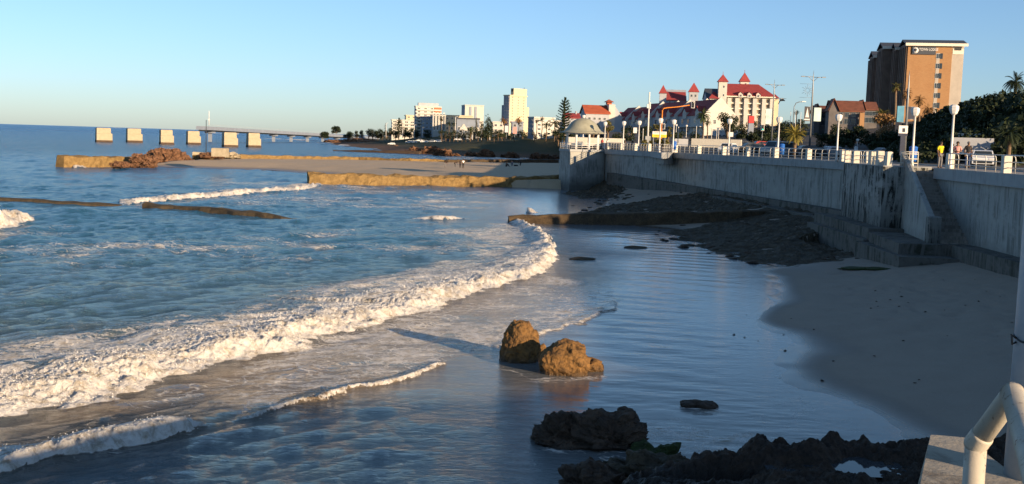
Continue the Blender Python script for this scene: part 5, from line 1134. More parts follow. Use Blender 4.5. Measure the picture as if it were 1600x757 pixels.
def lroof(x0, x1, y0, y1, z, hr, nm='roof'):
    mb = MB(); gable_roof(mb, x0, x1, y0, y1, z, z + hr, .9, 'x', .35); mb.build(nm, 'slate_roof', t)
    mb = MB(); gwall(mb, x0 + .3, x1 - .3, y0 + .1, y1 - .1, z - .05, z + .0, z + hr - .3, 'x'); mb.build('gable_end', 'slate_roof', t)
    mb = MB(); mb.box(x0 - .9, x1 + .9, y0 - 1.05, y0 - .91, z - .75, z + .12); mb.build('fascia', 'cream_paint', t)
lroof(0, w1, 0, 12, zt, 1.4)
for k_ in range(8):
    z = zt - 4.6 - k_ * 3.05
    w0 = win(t, w1 * .545, -.02, z, 0, 1.15, 1.7, 'glass', 'white_paint'); win(t, w1 * .60, -.02, z, 0, .9, 1.7, 'glass', 'dark_metal')
    mb = MB(); mb.box(w1 * .515, w1 * .575, -.05, -.01, z - 1.30, z - .08); mb.build('window_panel', 'beige_wall', t)
mb = MB(); mb.box(w1 * .075, w1 * .495, -.35, -.02, zt - 3.35, zt - .95); sg = mb.build('sign', 'slate_roof', t)
mb = MB(); mb.lathe([(.92, 0), (.92, .05)], 24); o = mb.build('sign_disc', 'white_paint', sg); o.location = (w1 * .13, -.36, zt - 2.12); o.rotation_euler = (pi / 2, 0, 0)
mb = MB(); mb.lathe([(.52, 0), (.52, .05)], 8); mb.box(-.08, .1, -.85, 0, 0.0, .05); o = mb.build('tree_emblem', 'slate_roof', sg); o.location = (w1 * .13, -.42, zt - 1.95); o.rotation_euler = (pi / 2, 0, 0); o.scale = (1, .8, 1)
def text(s, size, mat, parent, loc, rot=(pi / 2, 0, 0), name='lettering', ext=.03, sx=1.0):
    cu = bpy.data.curves.new(name, 'FONT'); cu.body = s; cu.size = size; cu.extrude = ext; cu.offset = size * .012
    to = bpy.data.objects.new(name, cu); dg = bpy.data.meshes.new_from_object(to); bpy.data.objects.remove(to); dg.materials.clear(); dg.materials.append(M(mat))
    o = link(name, dg, parent); o.location = loc; o.rotation_euler = rot; o.scale = (sx, 1, 1); return o
text('TOWN LODGE', 1.15, 'white_paint', sg, (w1 * .195, -.40, zt - 2.2), sx=.72)
# two more wings stepping back to the left
def lwing(x0, x1, y0, y1, dz, lit):
    mb = MB(); mb.box(x0, x1, y0, y1, -10, zt + dz); mb.build('wing_wall', 'shaded_brick', t)
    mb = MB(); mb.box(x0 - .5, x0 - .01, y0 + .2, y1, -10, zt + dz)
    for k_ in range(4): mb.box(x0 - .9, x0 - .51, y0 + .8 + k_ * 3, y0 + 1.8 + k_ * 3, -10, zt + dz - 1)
    mb.build('wing_side_wall', 'shaded_brick', t); lroof(x0, x1, y0, y1, zt + dz, 1.6, 'wing_roof')
lwing(-1.2, 6, 12.5, 19, -.3, 1); lwing(-4.0, 6, 19.5, 31, .6, 1); lwing(-4.6, 4, 36, 46, -1.0, 0)
for yy in (3, 6, 9):
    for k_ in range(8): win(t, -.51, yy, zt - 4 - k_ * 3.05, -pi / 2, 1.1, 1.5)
# ================================================================== vegetation
def leafcards(cent, size, n, rg_, flat=.0, mb=None, elong=1.6):
    # many small tilted quads around given centres: (x,y,z,r)
    mb = mb or MB(); cs = np.array([c_[:4] for c_ in cent], float)
    wts = cs[:, 3] ** 2; idx = rg_.choice(len(cs), n, p=wts / wts.sum())
    dr = rg_.normal(size=(n, 3)); dr /= np.linalg.norm(dr, axis=1)[:, None]; rad = cs[idx, 3] * rg_.uniform(.55, 1.08, n)
    p = cs[idx, :3] + dr * rad[:, None] * np.array([1, 1, .8])
    a = rg_.normal(size=(n, 3)); a /= np.linalg.norm(a, axis=1)[:, None]; b = np.cross(a, dr + .4 * rg_.normal(size=(n, 3))); b /= np.linalg.norm(b, axis=1)[:, None] + 1e-6
    s_ = size * rg_.uniform(.6, 1.4, n)[:, None]; a, b = a * s_ * elong * .5, b * s_ * .5
    V = np.stack([p - a, p - b * .9, p + a, p + b * .9], 1).reshape(-1, 3)
    return V
def leafmesh(name, V, mat, parent=None, **kw):
    n = len(V) // 4; me = bpy.data.meshes.new(name); me.vertices.add(len(V)); me.vertices.foreach_set('co', np.ascontiguousarray(V, np.float32).ravel())
    me.loops.add(len(V)); me.loops.foreach_set('vertex_index', np.arange(len(V), dtype=np.int32)); me.polygons.add(n)
    me.polygons.foreach_set('loop_start', np.arange(0, 4 * n, 4, dtype=np.int32)); me.polygons.foreach_set('loop_total', np.full(n, 4, np.int32)); me.update(calc_edges=True); me.materials.append(M(mat))
    return link(name, me, parent, **kw)
SEED = [100]
def tree(px, yt, yb, d, wpx, label, mat='leaf_dark', group=None, name='tree', n=900, trunk=.35, lobes=9, mat_t='trunk', squash=1.0):
    SEED[0] += 1; rg_ = np.random.default_rng(SEED[0]); b = atY(px, yb, d); u = d / F; h = (yb - yt) * u; w = wpx * u
    t = empty(name, b, label=label, cat='tree', group=group); ch = h * (1 - trunk); cz = h * trunk + ch * .5
    mb = MB(); mb.tube([(0, 0, -1), (.02 * w, 0, h * trunk), (0, .02 * w, h * .8)], [.035 * h + .05, .026 * h + .04, .02], 7)
    cent = []
    for i in range(lobes):
        an = rg_.uniform(0, 6.28); rr = rg_.uniform(.1, .30) * w; zz = cz + rg_.uniform(-.32, .34) * ch; r = rg_.uniform(.16, .28) * min(w, ch * 1.3)
        c_ = (rr * cos(an), rr * sin(an), zz, r); cent.append(c_); mb.tube([(0, 0, h * trunk * .9), (c_[0] * .6, c_[1] * .6, (h * trunk + zz) / 2), c_[:3]], [.014 * h + .02, .01 * h + .01, .01], 5)
    mb.build('trunk', mat_t, t)
    V = leafcards(cent, max(.16, .055 * w), n, rg_); V[:, 2] = np.minimum(V[:, 2], h); leafmesh('crown', V, mat, t); return t
def norfolk(px, yt, yb, d, wpx, label, tiers=11, mat='leaf_dark', bare=.25):
    SEED[0] += 1; rg_ = np.random.default_rng(SEED[0]); b = atY(px, yb, d); u = d / F; h = (yb - yt) * u; w = wpx * u
    t = empty('norfolk_pine', b, label=label, cat='tree'); mb = MB(); mb.tube([(0, 0, -1), (0, 0, h)], [.02 * h + .08, .03], 7); mb.build('trunk', 'trunk', t)
    V = []
    for i in range(tiers):
        f = i / (tiers - 1); z = h * (bare + (1 - bare) * f * .98); R = w / 2 * (1 - f) ** .5 * (.75 + .25 * rg_.uniform()) + .03 * w
        if f < .12: R *= .8
        for k_ in range(7):
            an = k_ * 2 * pi / 7 + rg_.uniform(-.2, .2); m_ = 22
            for s_ in np.linspace(.12, 1, m_):
                p = np.array([R * s_ * cos(an), R * s_ * sin(an), z + .10 * w * s_ ** 2]); a = rg_.normal(size=3) * .025 * w; bb = np.array([-sin(an), cos(an), rg_.uniform(-.3, .5)]) * .045 * w * (1.15 - s_ * .6)
                V += [p - a, p - bb, p + a + np.array([cos(an), sin(an), .3]) * .02 * w, p + bb]
    leafmesh('crown', np.array(V), mat, t); return t
def conifer(px, yt, yb, d, wpx, label, mat='leaf_dark', n=1300):
    SEED[0] += 1; rg_ = np.random.default_rng(SEED[0]); b = atY(px, yb, d); u = d / F; h = (yb - yt) * u; w = wpx * u
    t = empty('conifer', b, label=label, cat='tree'); mb = MB(); mb.tube([(0, 0, -1), (0, 0, h * .9)], [.02 * h + .05, .03], 6); mb.build('trunk', 'trunk', t)
    cent = [(rg_.normal() * w * .08, rg_.normal() * w * .08, h * (.14 + .8 * f), w * .5 * (1 - f) ** .7 * rg_.uniform(.75, 1.05) + .03 * w) for f in np.linspace(0, 1, 14)]
    V = leafcards(cent, .07 * w, n, rg_); leafmesh('crown', V, mat, t); return t
def palm(px, yt, yb, d, wpx, label, mat='leaf_dark', fr=26, droop=1.0, group=None, thick=1.0, dead=False):
    SEED[0] += 1; rg_ = np.random.default_rng(SEED[0]); b = atY(px, yb, d); u = d / F; h = (yb - yt) * u; w = wpx * u
    t = empty('palm_tree', b, label=label, cat='palm tree', group=group); hb = max(.15, h - w * .33); mb = MB()
    mb.tube([(0, 0, -1), (.02 * h, 0, hb * .5), (0, 0, hb)], [.17 * thick, .14 * thick, .15 * thick], 8); mb.build('trunk', 'trunk', t)
    V = []
    for k_ in range(fr):
        an = k_ * 2.399 + rg_.uniform(-.2, .2); el = radians(rg_.uniform(-25, 82)); L_ = w * .5 * rg_.uniform(.85, 1.1); m_ = 13; p = np.array([0., 0., hb]); dirv = np.array([cos(an) * cos(el), sin(an) * cos(el), sin(el)])
        sd_ = np.array([-sin(an), cos(an), 0])
        for s_ in range(m_):
            q = p + dirv * L_ / m_; wd_ = w * .075 * sin(pi * (s_ + 1) / (m_ + 1)) + .01 * w
            for sg_ in (-1, 1):
                tip = q + sg_ * sd_ * wd_ + dirv * wd_ * .6 - np.array([0, 0, wd_ * .5]); V += [p, p * .5 + q * .5 + np.array([0, 0, .01 * w]), q, tip]
            p = q; dirv = dirv - np.array([0, 0, .16 * droop]); dirv /= np.linalg.norm(dirv)
    leafmesh('frond_crown', np.array(V), mat, t)
    if dead:
        V = leafcards([(0, 0, hb - w * .12 - j * w * .1, w * .13 * (1 - .2 * j)) for j in range(4)], w * .06, 350, rg_); leafmesh('dead_fronds', V, 'leaf_rust_and_sunlit', t)
    return t
# the far shore
tree(525, 197, 211, 1100, 19, 'round domed tree standing alone above the pier landing', n=1200, trunk=.15, lobes=14)
G1 = 'dark trees along the far shore road'
for i, (px, yt, w) in enumerate(((508, 206, 16), (545, 205.5, 14), (558, 203, 8), (566, 202, 8), (576, 201, 9), (582, 199, 9), (590, 204, 12), (597, 201, 10), (604, 203, 9), (609, 198, 9), (618, 205, 11), (632, 200, 12), (640, 201, 11), (650, 200, 11), (667, 203, 11))):
    tree(px, yt, 217, 820 - i * 8, w * 1.5, 'small dark tree in the row along the far shore road', group=G1, n=900, trunk=.03, lobes=12)
norfolk(623, 187, 216, 760, 22, 'tiered conifer in front of the white banded flats', tiers=9)
norfolk(602, 194, 214, 800, 8, 'thin tiered conifer left of the white banded flats', tiers=7)
for px, yt, lab in ((689, 182, 'tall palm before the cream yellow block, left one'), (701, 190, 'palm before the cream yellow block, middle'), (709, 191, 'palm before the cream yellow block, right one')): palm(px, yt, 216, 640, 11, lab, dead=px == 689)
conifer(762, 177, 217, 520, 19, 'tall dark pointed conifer right of the pavilion'); conifer(752, 186, 217, 540, 13, 'shorter dark conifer left of the tall pointed one'); conifer(744, 181, 214, 600, 8, 'slim dark conifer rising behind the pavilion')
for px, yt, w, lab in ((735, 197, 18, 'olive-green rounded tree in front of the pavilion'), (778, 203, 14, 'dark bush right of the tall pointed conifer'), (783, 208, 10, 'pale olive shrub, left of two on the lawn edge'), (789, 208, 10, 'pale olive shrub, right of two on the lawn edge')):
    tree(px, yt, 218, 500, w, lab, 'leaf_mid' if px < 740 or px > 780 else 'leaf_dark', n=500, trunk=.15, name='bush' if px > 770 else 'tree')
palm(787, 183, 208, 560, 17, 'rust-brown dry palm left of the tall cream block', 'leaf_rust_and_sunlit', dead=True); palm(810, 182, 208, 540, 17, 'rust-brown dry palm before the tall cream block', 'leaf_rust_and_sunlit', dead=True)
palm(838, 186, 214, 430, 10, 'bare brown palm before the white-sided block, left of two', 'leaf_rust_and_sunlit', dead=True); palm(846, 183, 214, 430, 10, 'bare brown palm before the white-sided block, right of two', 'leaf_rust_and_sunlit', dead=True)
palm(853, 190, 216, 330, 19, 'dark palm left of the norfolk pine'); palm(866, 186, 216, 320, 22, 'dark palm touching the norfolk pine')
norfolk(881, 156, 222, 300, 36, 'tall norfolk pine rising behind the rotunda dome', tiers=15, bare=.12)
for i, (px, yt, w) in enumerate(((872, 200, 24), (892, 200, 22), (925, 190, 20))): tree(px, yt, 224, 260, w, ('dark bush under the norfolk pine', 'dark bush right behind the dome', 'dark bush under the orange-roofed house')[i], n=900, trunk=.1)
tree(949, 186, 226, 230, 18, 'gold-lit round tree right of the rotunda lamp', 'leaf_olive', n=900, trunk=.45)
# before the terrace and the hotel
for px, yt, w, lab in ((962, 205, 22, 'dark hedge bush by the parked bicycle'), (982, 195, 26, 'dark tree before the terrace, left of the white camera pole'), (1004, 192, 30, 'dark broad tree before the terrace by the white camera pole'), (1062, 205, 26, 'dark bush right of the yellow sign'), (1085, 206, 24, 'dark bush under the lit gable')):
    tree(px, yt, 228, 240, w, lab, n=1000, trunk=.12)
tree(1027, 192, 222, 200, 18, 'yellow-green bushy tree behind the yellow and white sign', 'leaf_olive', n=900, trunk=.2); tree(1044, 196, 222, 205, 14, 'yellow-green bushy tree right of the orange signal pole', 'leaf_olive', n=700, trunk=.2)
for px, w, lab in ((1008, 36, 'low olive ground shrub left of the yellow sign'), (1035, 40, 'low olive ground shrub under the yellow sign')): tree(px, 218, 229, 175, w, lab, 'leaf_olive', n=900, trunk=.05, name='bush')
palm(1097, 172, 226, 215, 29, 'palm tree in front of the lit white gable', 'leaf_mid', fr=34)
for px, yt, w, d_, lab in ((1136, 176, 36, 300, 'large dark tree before the left end of the red hotel'), (1162, 188, 30, 300, 'dark tree before the middle of the red hotel'), (1180, 186, 26, 300, 'dark tree before the right end of the red hotel'), (1196, 196, 34, 250, 'dark bush by the green signal'), (1222, 190, 34, 260, 'dark bush right of the red hotel'), (1175, 205, 30, 230, 'dark hedge behind the car park, left part'), (1250, 184, 26, 290, 'dark tree behind the tall double lamp'), (1236, 186, 28, 300, 'dark tree left of the tall double lamp'), (1232, 198, 30, 230, 'dark bush behind the minibus')):
    tree(px, yt, 226, d_, w, lab, n=1300, trunk=.12)
palm(1243, 172, 205, 330, 12, 'slim palm behind the tall double lamp'); palm(1104, 186, 224, 260, 16, 'smaller palm behind the one at the lit gable')
palm(1241, 199, 232, 132, 40, 'low spreading cycad palm coloured sunlit gold beside the minibus', 'leaf_sunlit_gold', fr=60, droop=.7, thick=1.5)
for px, yt, w, d_, lab in ((1300, 192, 40, 230, 'dark bush across the street under the brown-roofed houses'), (1330, 196, 44, 220, 'dark hedge under the wide brown-roofed house'), (1360, 198, 42, 210, 'dark hedge left of the brick hotel palms'), (1392, 205, 44, 190, 'dark bush below the orange-lit palms'), (1318, 215, 40, 180, 'low dark bush beyond the bastion lamp'), (1378, 222, 40, 160, 'low dark bush behind the bastion'), (1281, 208, 24, 220, 'dark bush right of the banner mast')):
    tree(px, yt, 238, d_, w, lab, n=1400, trunk=.08)
palm(1395, 131, 212, 215, 22, 'tallest palm, its shaggy trunk before the brick hotel', 'leaf_olive', fr=34, dead=True, thick=1.6)
palm(1413, 140, 212, 225, 24, 'second palm before the brick hotel, right of the tallest', 'leaf_rust_and_sunlit', fr=34, dead=True, thick=1.4)
palm(1433, 150, 214, 230, 24, 'third palm before the brick hotel, lower and rust-lit', 'leaf_rust_and_sunlit', fr=34, dead=True, thick=1.4)
palm(1375, 172, 216, 220, 34, 'bushy olive palm at the left foot of the brick hotel', 'leaf_olive', fr=44, dead=True); palm(1448, 164, 214, 235, 26, 'low rust-lit palm at the right foot of the brick hotel', 'leaf_rust_and_sunlit', fr=34, dead=True)
tree(1378, 178, 222, 200, 40, 'gold-lit scrub below the brick hotel, left clump', 'leaf_rust_and_sunlit', n=1300, trunk=.1, name='bush'); tree(1440, 178, 210, 232, 36, 'gold-lit scrub below the brick hotel, right clump', 'leaf_rust_and_sunlit', n=1200, trunk=.1, name='bush')
# bushes of the hill: ground cover with its own clumps
rg_ = np.random.default_rng(9); cl = []
cand = np.stack([rg_.uniform(40, 110, 9000), rg_.uniform(102, 260, 9000)], 1); zz, hh_ = land_z(cand[:, 0], cand[:, 1])
for (x, y), z, h_ in zip(cand, zz, hh_):
    if h_ > .4: cl.append((x, y, z + .2, rg_.uniform(.5, 1.5)))
V = leafcards(cl, .42, 90000, rg_); leafmesh('hill_scrub', V, 'leaf_dark', kind='stuff')
HG = 'bushes on the skyline of the hill'
for i in range(26):
    y = 113 + i * 4.6; xr = float(np.interp(y, HR[:, 0], HR[:, 1])); x = xr + rg_.uniform(-6, 5); z = float(land_z(np.array([x]), np.array([y]))[0][0]); p = Vector((x, y, z)); w = rg_.uniform(1.6, 3.5); h_ = rg_.uniform(.8, 1.8) * (1.5 if i % 7 == 0 else 1)
    SEED[0] += 1; t = empty('bush', p, label='dark bush standing on the skyline of the hill', cat='bush', group=HG); r2 = np.random.default_rng(SEED[0])
    cent = [(r2.normal() * w * .25, r2.normal() * w * .25, h_ * r2.uniform(.2, .8), w * .22) for _ in range(7)]; leafmesh('foliage', leafcards(cent, .3, 800, r2), 'leaf_dark', t); mb = MB(); mb.tube([(0, 0, -.5), (0, 0, h_ * .6)], [.1, .04], 5); mb.build('stem', 'trunk', t)
for i in range(22):
    y = rg_.uniform(104, 200); x = float(np.interp(y, HR[:, 0], HR[:, 1])) - rg_.uniform(6, 15); z = float(land_z(np.array([x]), np.array([y]))[0][0]); w = rg_.uniform(3, 6); h_ = rg_.uniform(1.5, 3.5)
    t = empty('bush', (x, y, z), label='dark bush growing on the flank of the hill', cat='bush', group='bushes on the flank of the hill'); r2 = np.random.default_rng(700 + i)
    cent = [(r2.normal() * w * .25, r2.normal() * w * .25, h_ * r2.uniform(.15, .8), w * .24) for _ in range(8)]; leafmesh('foliage', leafcards(cent, .32, 900, r2), 'leaf_dark', t); mb = MB(); mb.tube([(0, 0, -.5), (0, 0, h_ * .6)], [.1, .04], 5); mb.build('stem', 'trunk', t)
palm(1586, 116, 142, 128, 44, 'dark palm crown on the hill top against the sky', fr=44, thick=1.2); palm(1559, 143, 160, 145, 24, 'small dark palm lower on the skyline of the hill', fr=30)
palm(1540, 205, 240, 108, 34, 'dark palm at the foot of the hill behind the parked car', fr=40, thick=1.2); palm(1575, 195, 242, 100, 50, 'large dark palm at the foot of the hill at the right edge', fr=44, thick=1.4)

for i in range(30):
    px = 690 + i * 6.3; tree(px, 202 + (i * 7) % 5, 219, 500 + (i * 37) % 60, 13, 'dark low bush in the hedge line on top of the lawn', group='bushes along the top of the lawn', n=520, trunk=.03, lobes=8, name='bush')
# ================================================================== street furniture
def mast(px, yt, yb, d, label, arms, banners=(), star=False):
    b = atY(px, yb, d); u = d / F; h = (yb - yt) * u; t = empty('street_light_mast', b, label=label, cat='street lamp')
    mb = MB(); mb.lathe([(.14, 0), (.10, h * .75), (.05, h * .93), (.015, h)], 10); mb.build('pole', 'grey_metal', t)
    for (dx, ya) in arms:
        z = (yb - ya) * u; L_ = dx * u; mb = MB(); mb.tube([(0, 0, z - abs(L_) * .35), (L_ * .35, 0, z - abs(L_) * .02), (L_ * .7, 0, z)], .035, 6); mb.tube([(0, 0, z), (L_, 0, z + .02)], .04, 6)
        ar = mb.build('arm', 'grey_metal', t); mb = MB(); x0, x1 = sorted((L_ * .68, L_)); mb.bbox(x0, x1, -.14, .14, z - .03, z + .09, .03); mb.build('lamp_head', 'grey_metal', ar)
    for (x0, x1, y0, y1, mt) in banners:
        mb = MB(); mb.box((x0 - px) * u, (x1 - px) * u, -.02, .02, (yb - y1) * u, (yb - y0) * u); bo = mb.build('banner', mt, t)
        for y in (y0, y1): mb = MB(); mb.tube([(0, 0, (yb - y) * u), ((x0 if abs(x0 - px) > abs(x1 - px) else x1) * u - px * u, 0, (yb - y) * u)], .03, 5); mb.build('banner_bracket', 'grey_metal', t)
        if mt == 'dark_sail':
            mb = MB(); w_ = (x1 - x0) * u; cx = ((x0 + x1) / 2 - px) * u; z0, z1 = (yb - y1) * u, (yb - y0) * u
            mb.add([(cx - w_ * .32, -.03, z0 + .5), (cx + w_ * .32, -.03, z0 + .5), (cx, -.03, z1 - .1)], [(0, 1, 2)]); mb.box(cx - w_ * .45, cx + w_ * .45, -.035, -.021, z0 + .12, z0 + .3); mb.build('sail_emblem', 'white_paint', bo)
    if star:
        cx, cz = (1257 - px) * u, (yb - 143) * u; mb = MB()
        for k_ in range(12):
            a_ = k_ * pi / 6; r0_, r1_ = 2.5 * u, (9.5 if k_ % 2 else 7) * u; mb.tube([(cx + r0_ * cos(a_), 0, cz + r0_ * sin(a_)), (cx + r1_ * cos(a_), 0, cz + r1_ * sin(a_))], .02, 4)
        for y in (133, 154): mb.tube([(0, 0, (yb - y) * u), ((1245 - px) * u, 0, (yb - y) * u)], .015, 4)
        mb.build('starburst_ornament', 'grey_metal', t)
    return t
plain('dark_sail', (0.05, 0.05, 0.06), .6)
mast(1265, 112, 229, 150, 'tall double-arm street light with a pale banner and a wire starburst ornament', [(19, 122.5), (-19, 122)], [(1269, 1280, 169, 190, 'pale_banner'), (1254, 1263, 168, 190, 'dark_sail')], True)
mast(1205, 126, 229, 172, 'double-arm street light with a teal banner right of the red hotel', [(16, 134.5), (-14, 134), (15, 155)], [(1194, 1203, 171, 195, 'pale_banner')])
mast(1413, 113, 240, 105, 'tall thin mast with a blue banner before the brick hotel', [], [(1398, 1408.5, 167, 192, 'teal_banner'), (1414.5, 1424, 168, 187, 'blue_shaded')])
p = atY(1409, 238, 100); u = 100 / F; t = empty('information_board', p, label='white and blue board on a shade-darkened blue post, beside the blue bannered mast', cat='sign')
mb = MB(); mb.box(-7 * u, 7 * u, -.03, .03, 25 * u, 41 * u); bo = mb.build('board', 'white_paint', t); mb = MB(); mb.box(-7 * u, 7 * u, -.04, -.031, 25 * u, 29 * u); mb.box(-1.5 * u, 3 * u, -.04, -.031, 31 * u, 37 * u); mb.build('blue_panel', 'blue_shaded', bo)
mb = MB(); mb.box(-3.5 * u, 3.5 * u, -.06, .06, -.3, 25 * u); mb.build('post', 'blue_shaded', t)
# curved lamp, poles
p = atY(1238, 212, 250); u = 250 / F; t = empty('street_lamp', p, label='grey curved single-arm lamp behind the sunlit cycad', cat='street lamp'); mb = MB(); mb.tube([(0, 0, 0), (.05, 0, 44 * u), (3 * u, 0, 50 * u), (8 * u, 0, 52 * u), (16 * u, 0, 52.5 * u)], .09, 6); mb.build('pole', 'grey_metal', t); mb = MB(); mb.bbox(12 * u, 18 * u, -.2, .2, 52 * u, 53.4 * u, .05); mb.build('lamp_head', 'white_paint', t)
for i, (px, yt, yb, d) in enumerate(((1234, 175, 205, 245), (1242, 172, 205, 248), (1250, 176, 205, 252))):
    p = atY(px, yb, d); mb = MB(); mb.lathe([(.07, 0), (.05, (yb - yt) * d / F)], 6); o = mb.build('post', 'white_paint', label='thin white pole behind the sunlit cycad, %s of three' % ('left', 'middle', 'right')[i], cat='pole'); o.location = p
p = atY(1012, 216, 200); u = 200 / F; t = empty('camera_pole', p, label='tall white pole with a small box camera before the terrace houses', cat='pole'); mb = MB(); mb.lathe([(.20, 0), (.13, 40 * u), (.12, 69 * u), (.16, 70 * u), (.05, 71 * u)], 10); mb.build('pole', 'white_paint', t); mb = MB(); mb.bbox(-3.4 * u, -1 * u, -.3, .3, 46 * u, 52 * u, .04); mb.bbox(1 * u, 2.6 * u, -.2, .2, 45 * u, 55 * u, .04); mb.build('camera_box', 'white_paint', t); mb = MB(); mb.box(-4 * u, 4 * u, -.5, .5, -1, 3 * u); mb.build('concrete_base', 'pale_concrete', t)
# signals
def head(t, x, z, s_=1.0, lit=None):
    mb = MB(); mb.bbox(x - .32 * s_, x + .32 * s_, -.14, .14, z - .65 * s_, z + .65 * s_, .05); hd = mb.build('signal_backboard', 'white_paint', t); mb = MB(); mb.box(x - .22 * s_, x + .22 * s_, -.22, -.141, z - .55 * s_, z + .55 * s_); mb.build('signal_head', 'dark_metal', hd)
    for k_, c_ in enumerate(('red_plastic', 'yellow_paint', 'signal_green')):
        mb = MB(); mb.lathe([(.13 * s_, 0), (.13 * s_, .05)], 10); o = mb.build('signal_lens', c_ if lit == k_ else 'glass', hd); o.location = (x, -.221, z + (.36 - .36 * k_) * s_); o.rotation_euler = (pi / 2, 0, 0)
k = N('signal_green'); e = k.n('ShaderNodeEmission'); e.inputs[0].default_value = (0.1, 1, .55, 1); e.inputs[1].default_value = 1.2; k.end(e.outputs[0])
p = atY(1033, 218, 190); u = 190 / F; t = empty('traffic_signal', p, label='orange traffic signal pole with a long arm over the road', cat='traffic light'); mb = MB(); mb.lathe([(.13, 0), (.11, 45 * u)], 10); mb.tube([(0, 0, 45 * u), (.25, 0, 48 * u), (8 * u, 0, 49 * u), (22 * u, 0, 50.5 * u), (42 * u, 0, 54 * u)], [.11, .11, .1, .09, .07], 8); mb.build('pole', 'orange_paint', t); head(t, 47 * u, 55 * u, .95); head(t, 3 * u, 20 * u, .75)
p = atY(1190, 229, 175); t = empty('traffic_signal', p, label='small traffic signal showing green, left of the minibus', cat='traffic light'); u = 175 / F; mb = MB(); mb.lathe([(.06, 0), (.05, 26 * u)], 8); mb.build('pole', 'grey_metal', t); head(t, 0, 29 * u, .8, 2)
p = atY(1030, 221, 160); u = 160 / F; t = empty('signboard', p, label='white and yellow signboard behind the triangular lookout', cat='sign'); mb = MB(); mb.box(-11 * u, 11 * u, -.04, .04, 10.5 * u, 15 * u); wp = mb.build('white_panel', 'white_paint', t); mb = MB(); mb.box(-11 * u, 11 * u, -.04, .04, 6 * u, 10.4 * u); yp_ = mb.build('yellow_panel', 'yellow_paint', t)
mb = MB(); 
for x in (-9, 9): mb.box(x * u - .05, x * u + .05, .05, .13, -.5, 15 * u)
mb.build('sign_post', 'grey_metal', t)
rg = random.Random(3)
for (z, m_, par) in ((12.3, 'grey_metal', wp), (7.6, 'dark_metal', yp_)):
    mb = MB(); x = -8.0
    while x < 8: w_ = rg.uniform(.5, 1.3); mb.box(x * u, (x + w_) * u, -.05, -.041, z * u, (z + 1.2) * u); x += w_ + .45
    mb.build('lettering', m_, par)
p = atY(996, 205, 151); t = empty('notice_board', p, label='small white board on the lamp post left of the lookout', cat='sign'); t.location = (p.x - .32, p.y, p.z - .3); mb = MB(); mb.box(-.25, .25, -.02, .02, 0, .75); mb.build('board', 'white_paint', t); mb = MB(); mb.box(.25, .5, -.02, .02, .3, .36); mb.build('bracket', 'grey_metal', t)
p = atY(1141, 222, 140); t = empty('notice_board', p, label='small white sign on a post above the white hatchback', cat='sign'); u = 140 / F; mb = MB(); mb.box(-4 * u, 4 * u, -.02, .02, 8 * u, 15 * u); mb.build('board', 'white_paint', t); mb = MB(); mb.lathe([(.04, -1.0), (.04, 8 * u)], 6); mb.build('post', 'grey_metal', t)
p = atY(1172, 219, 270); u = 270 / F; t = empty('advertising_pillar', p, label='dark pillar topped by a bright red panel before the hotel', cat='sign'); mb = MB(); mb.bbox(-4 * u, 4 * u, -.5, .5, -1, 26 * u, .1); mb.build('pillar', 'blue_grey_wall', t); mb = MB(); mb.bbox(-4.4 * u, 4 * u, -.6, .6, 26 * u, 37 * u, .1); mb.build('red_panel', 'red_plastic', t)
for px, yt, yb, d, w_, m_, lab in ((791, 197, 214, 460, 5, 'white_paint', 'white far billboard on a post left of the striped one'), (804, 199, 216, 450, 6, 'cloth_pink', 'pink and white flag-like far billboard on a thin post')):
    p = atY(px, yb, d); u = d / F; t = empty('billboard', p, label=lab, cat='billboard'); mb = MB(); mb.box(-w_ / 2 * u, w_ / 2 * u, -.1, .1, (yb - yt) * u * .4, (yb - yt) * u); mb.build('panel', m_, t); mb = MB(); mb.lathe([(.12, -1), (.1, (yb - yt) * u * .4)], 6); mb.build('post', 'grey_metal', t)
FG = 'white flagpoles before the red hotel'
for px, yt, yb, d in ((1087, 199, 226, 200), (1099, 200, 226, 200), (1111, 202, 226, 205), (1119, 203, 226, 205), (1122, 203, 226, 206), (1149, 184, 203, 300), (1154, 179, 203, 300), (1161, 177, 203, 300), (1004, 203, 226, 190), (1059, 200, 226, 185)):
    p = atY(px, yb, d); u = d / F; mb = MB(); mb.lathe([(.08, 0), (.06, (yb - yt) * u), (.1, (yb - yt) * u + .05), (.02, (yb - yt) * u + .18)], 6); o = mb.build('flagpole', 'white_paint', label='thin white bare flagpole in front of the hotel and terrace', cat='flagpole', group=FG); o.location = p
FL = 'lamp posts of the far shore road'
for px, yt, yb, d in ((603, 193, 216, 700), (647, 196, 216, 690), (660, 200, 216, 690), (711, 183, 218, 600), (722, 200, 219, 560), (733, 206, 219, 540), (738, 206, 219, 540), (752, 203, 219, 520), (765, 204, 219, 520), (629, 202, 216, 700)):
    p = atY(px, yb, d); u = d / F; mb = MB(); hh_ = (yb - yt) * u; mb.lathe([(.22, 0), (.14, hh_)], 6); mb.tube([(0, 0, hh_), (1.2, 0, hh_ + .15)], .1, 5); o = mb.build('lamp_post', 'white_paint', label='thin pale lamp post on the far shore road', cat='street lamp', group=FL); o.location = p
def bin_(px, py, d, lab, mat='blue_plastic', h=.95):
    p = atY(px, py, d); t = empty('litter_bin', (p.x, d, 6.4), label=lab, cat='bin'); mb = MB(); mb.lathe([(.24, 0), (.29, h)], 14); mb.build('bin_body', mat, t); mb = MB(); mb.lathe([(.31, h + .005), (.30, h + .06), (.16, h + .15)], 14); mb.build('lid', mat, t); t.location.z = 6.45 + .35
    mb = MB(); mb.lathe([(.05, -.45), (.05, .0)], 8); mb.build('stand', 'grey_metal', t)
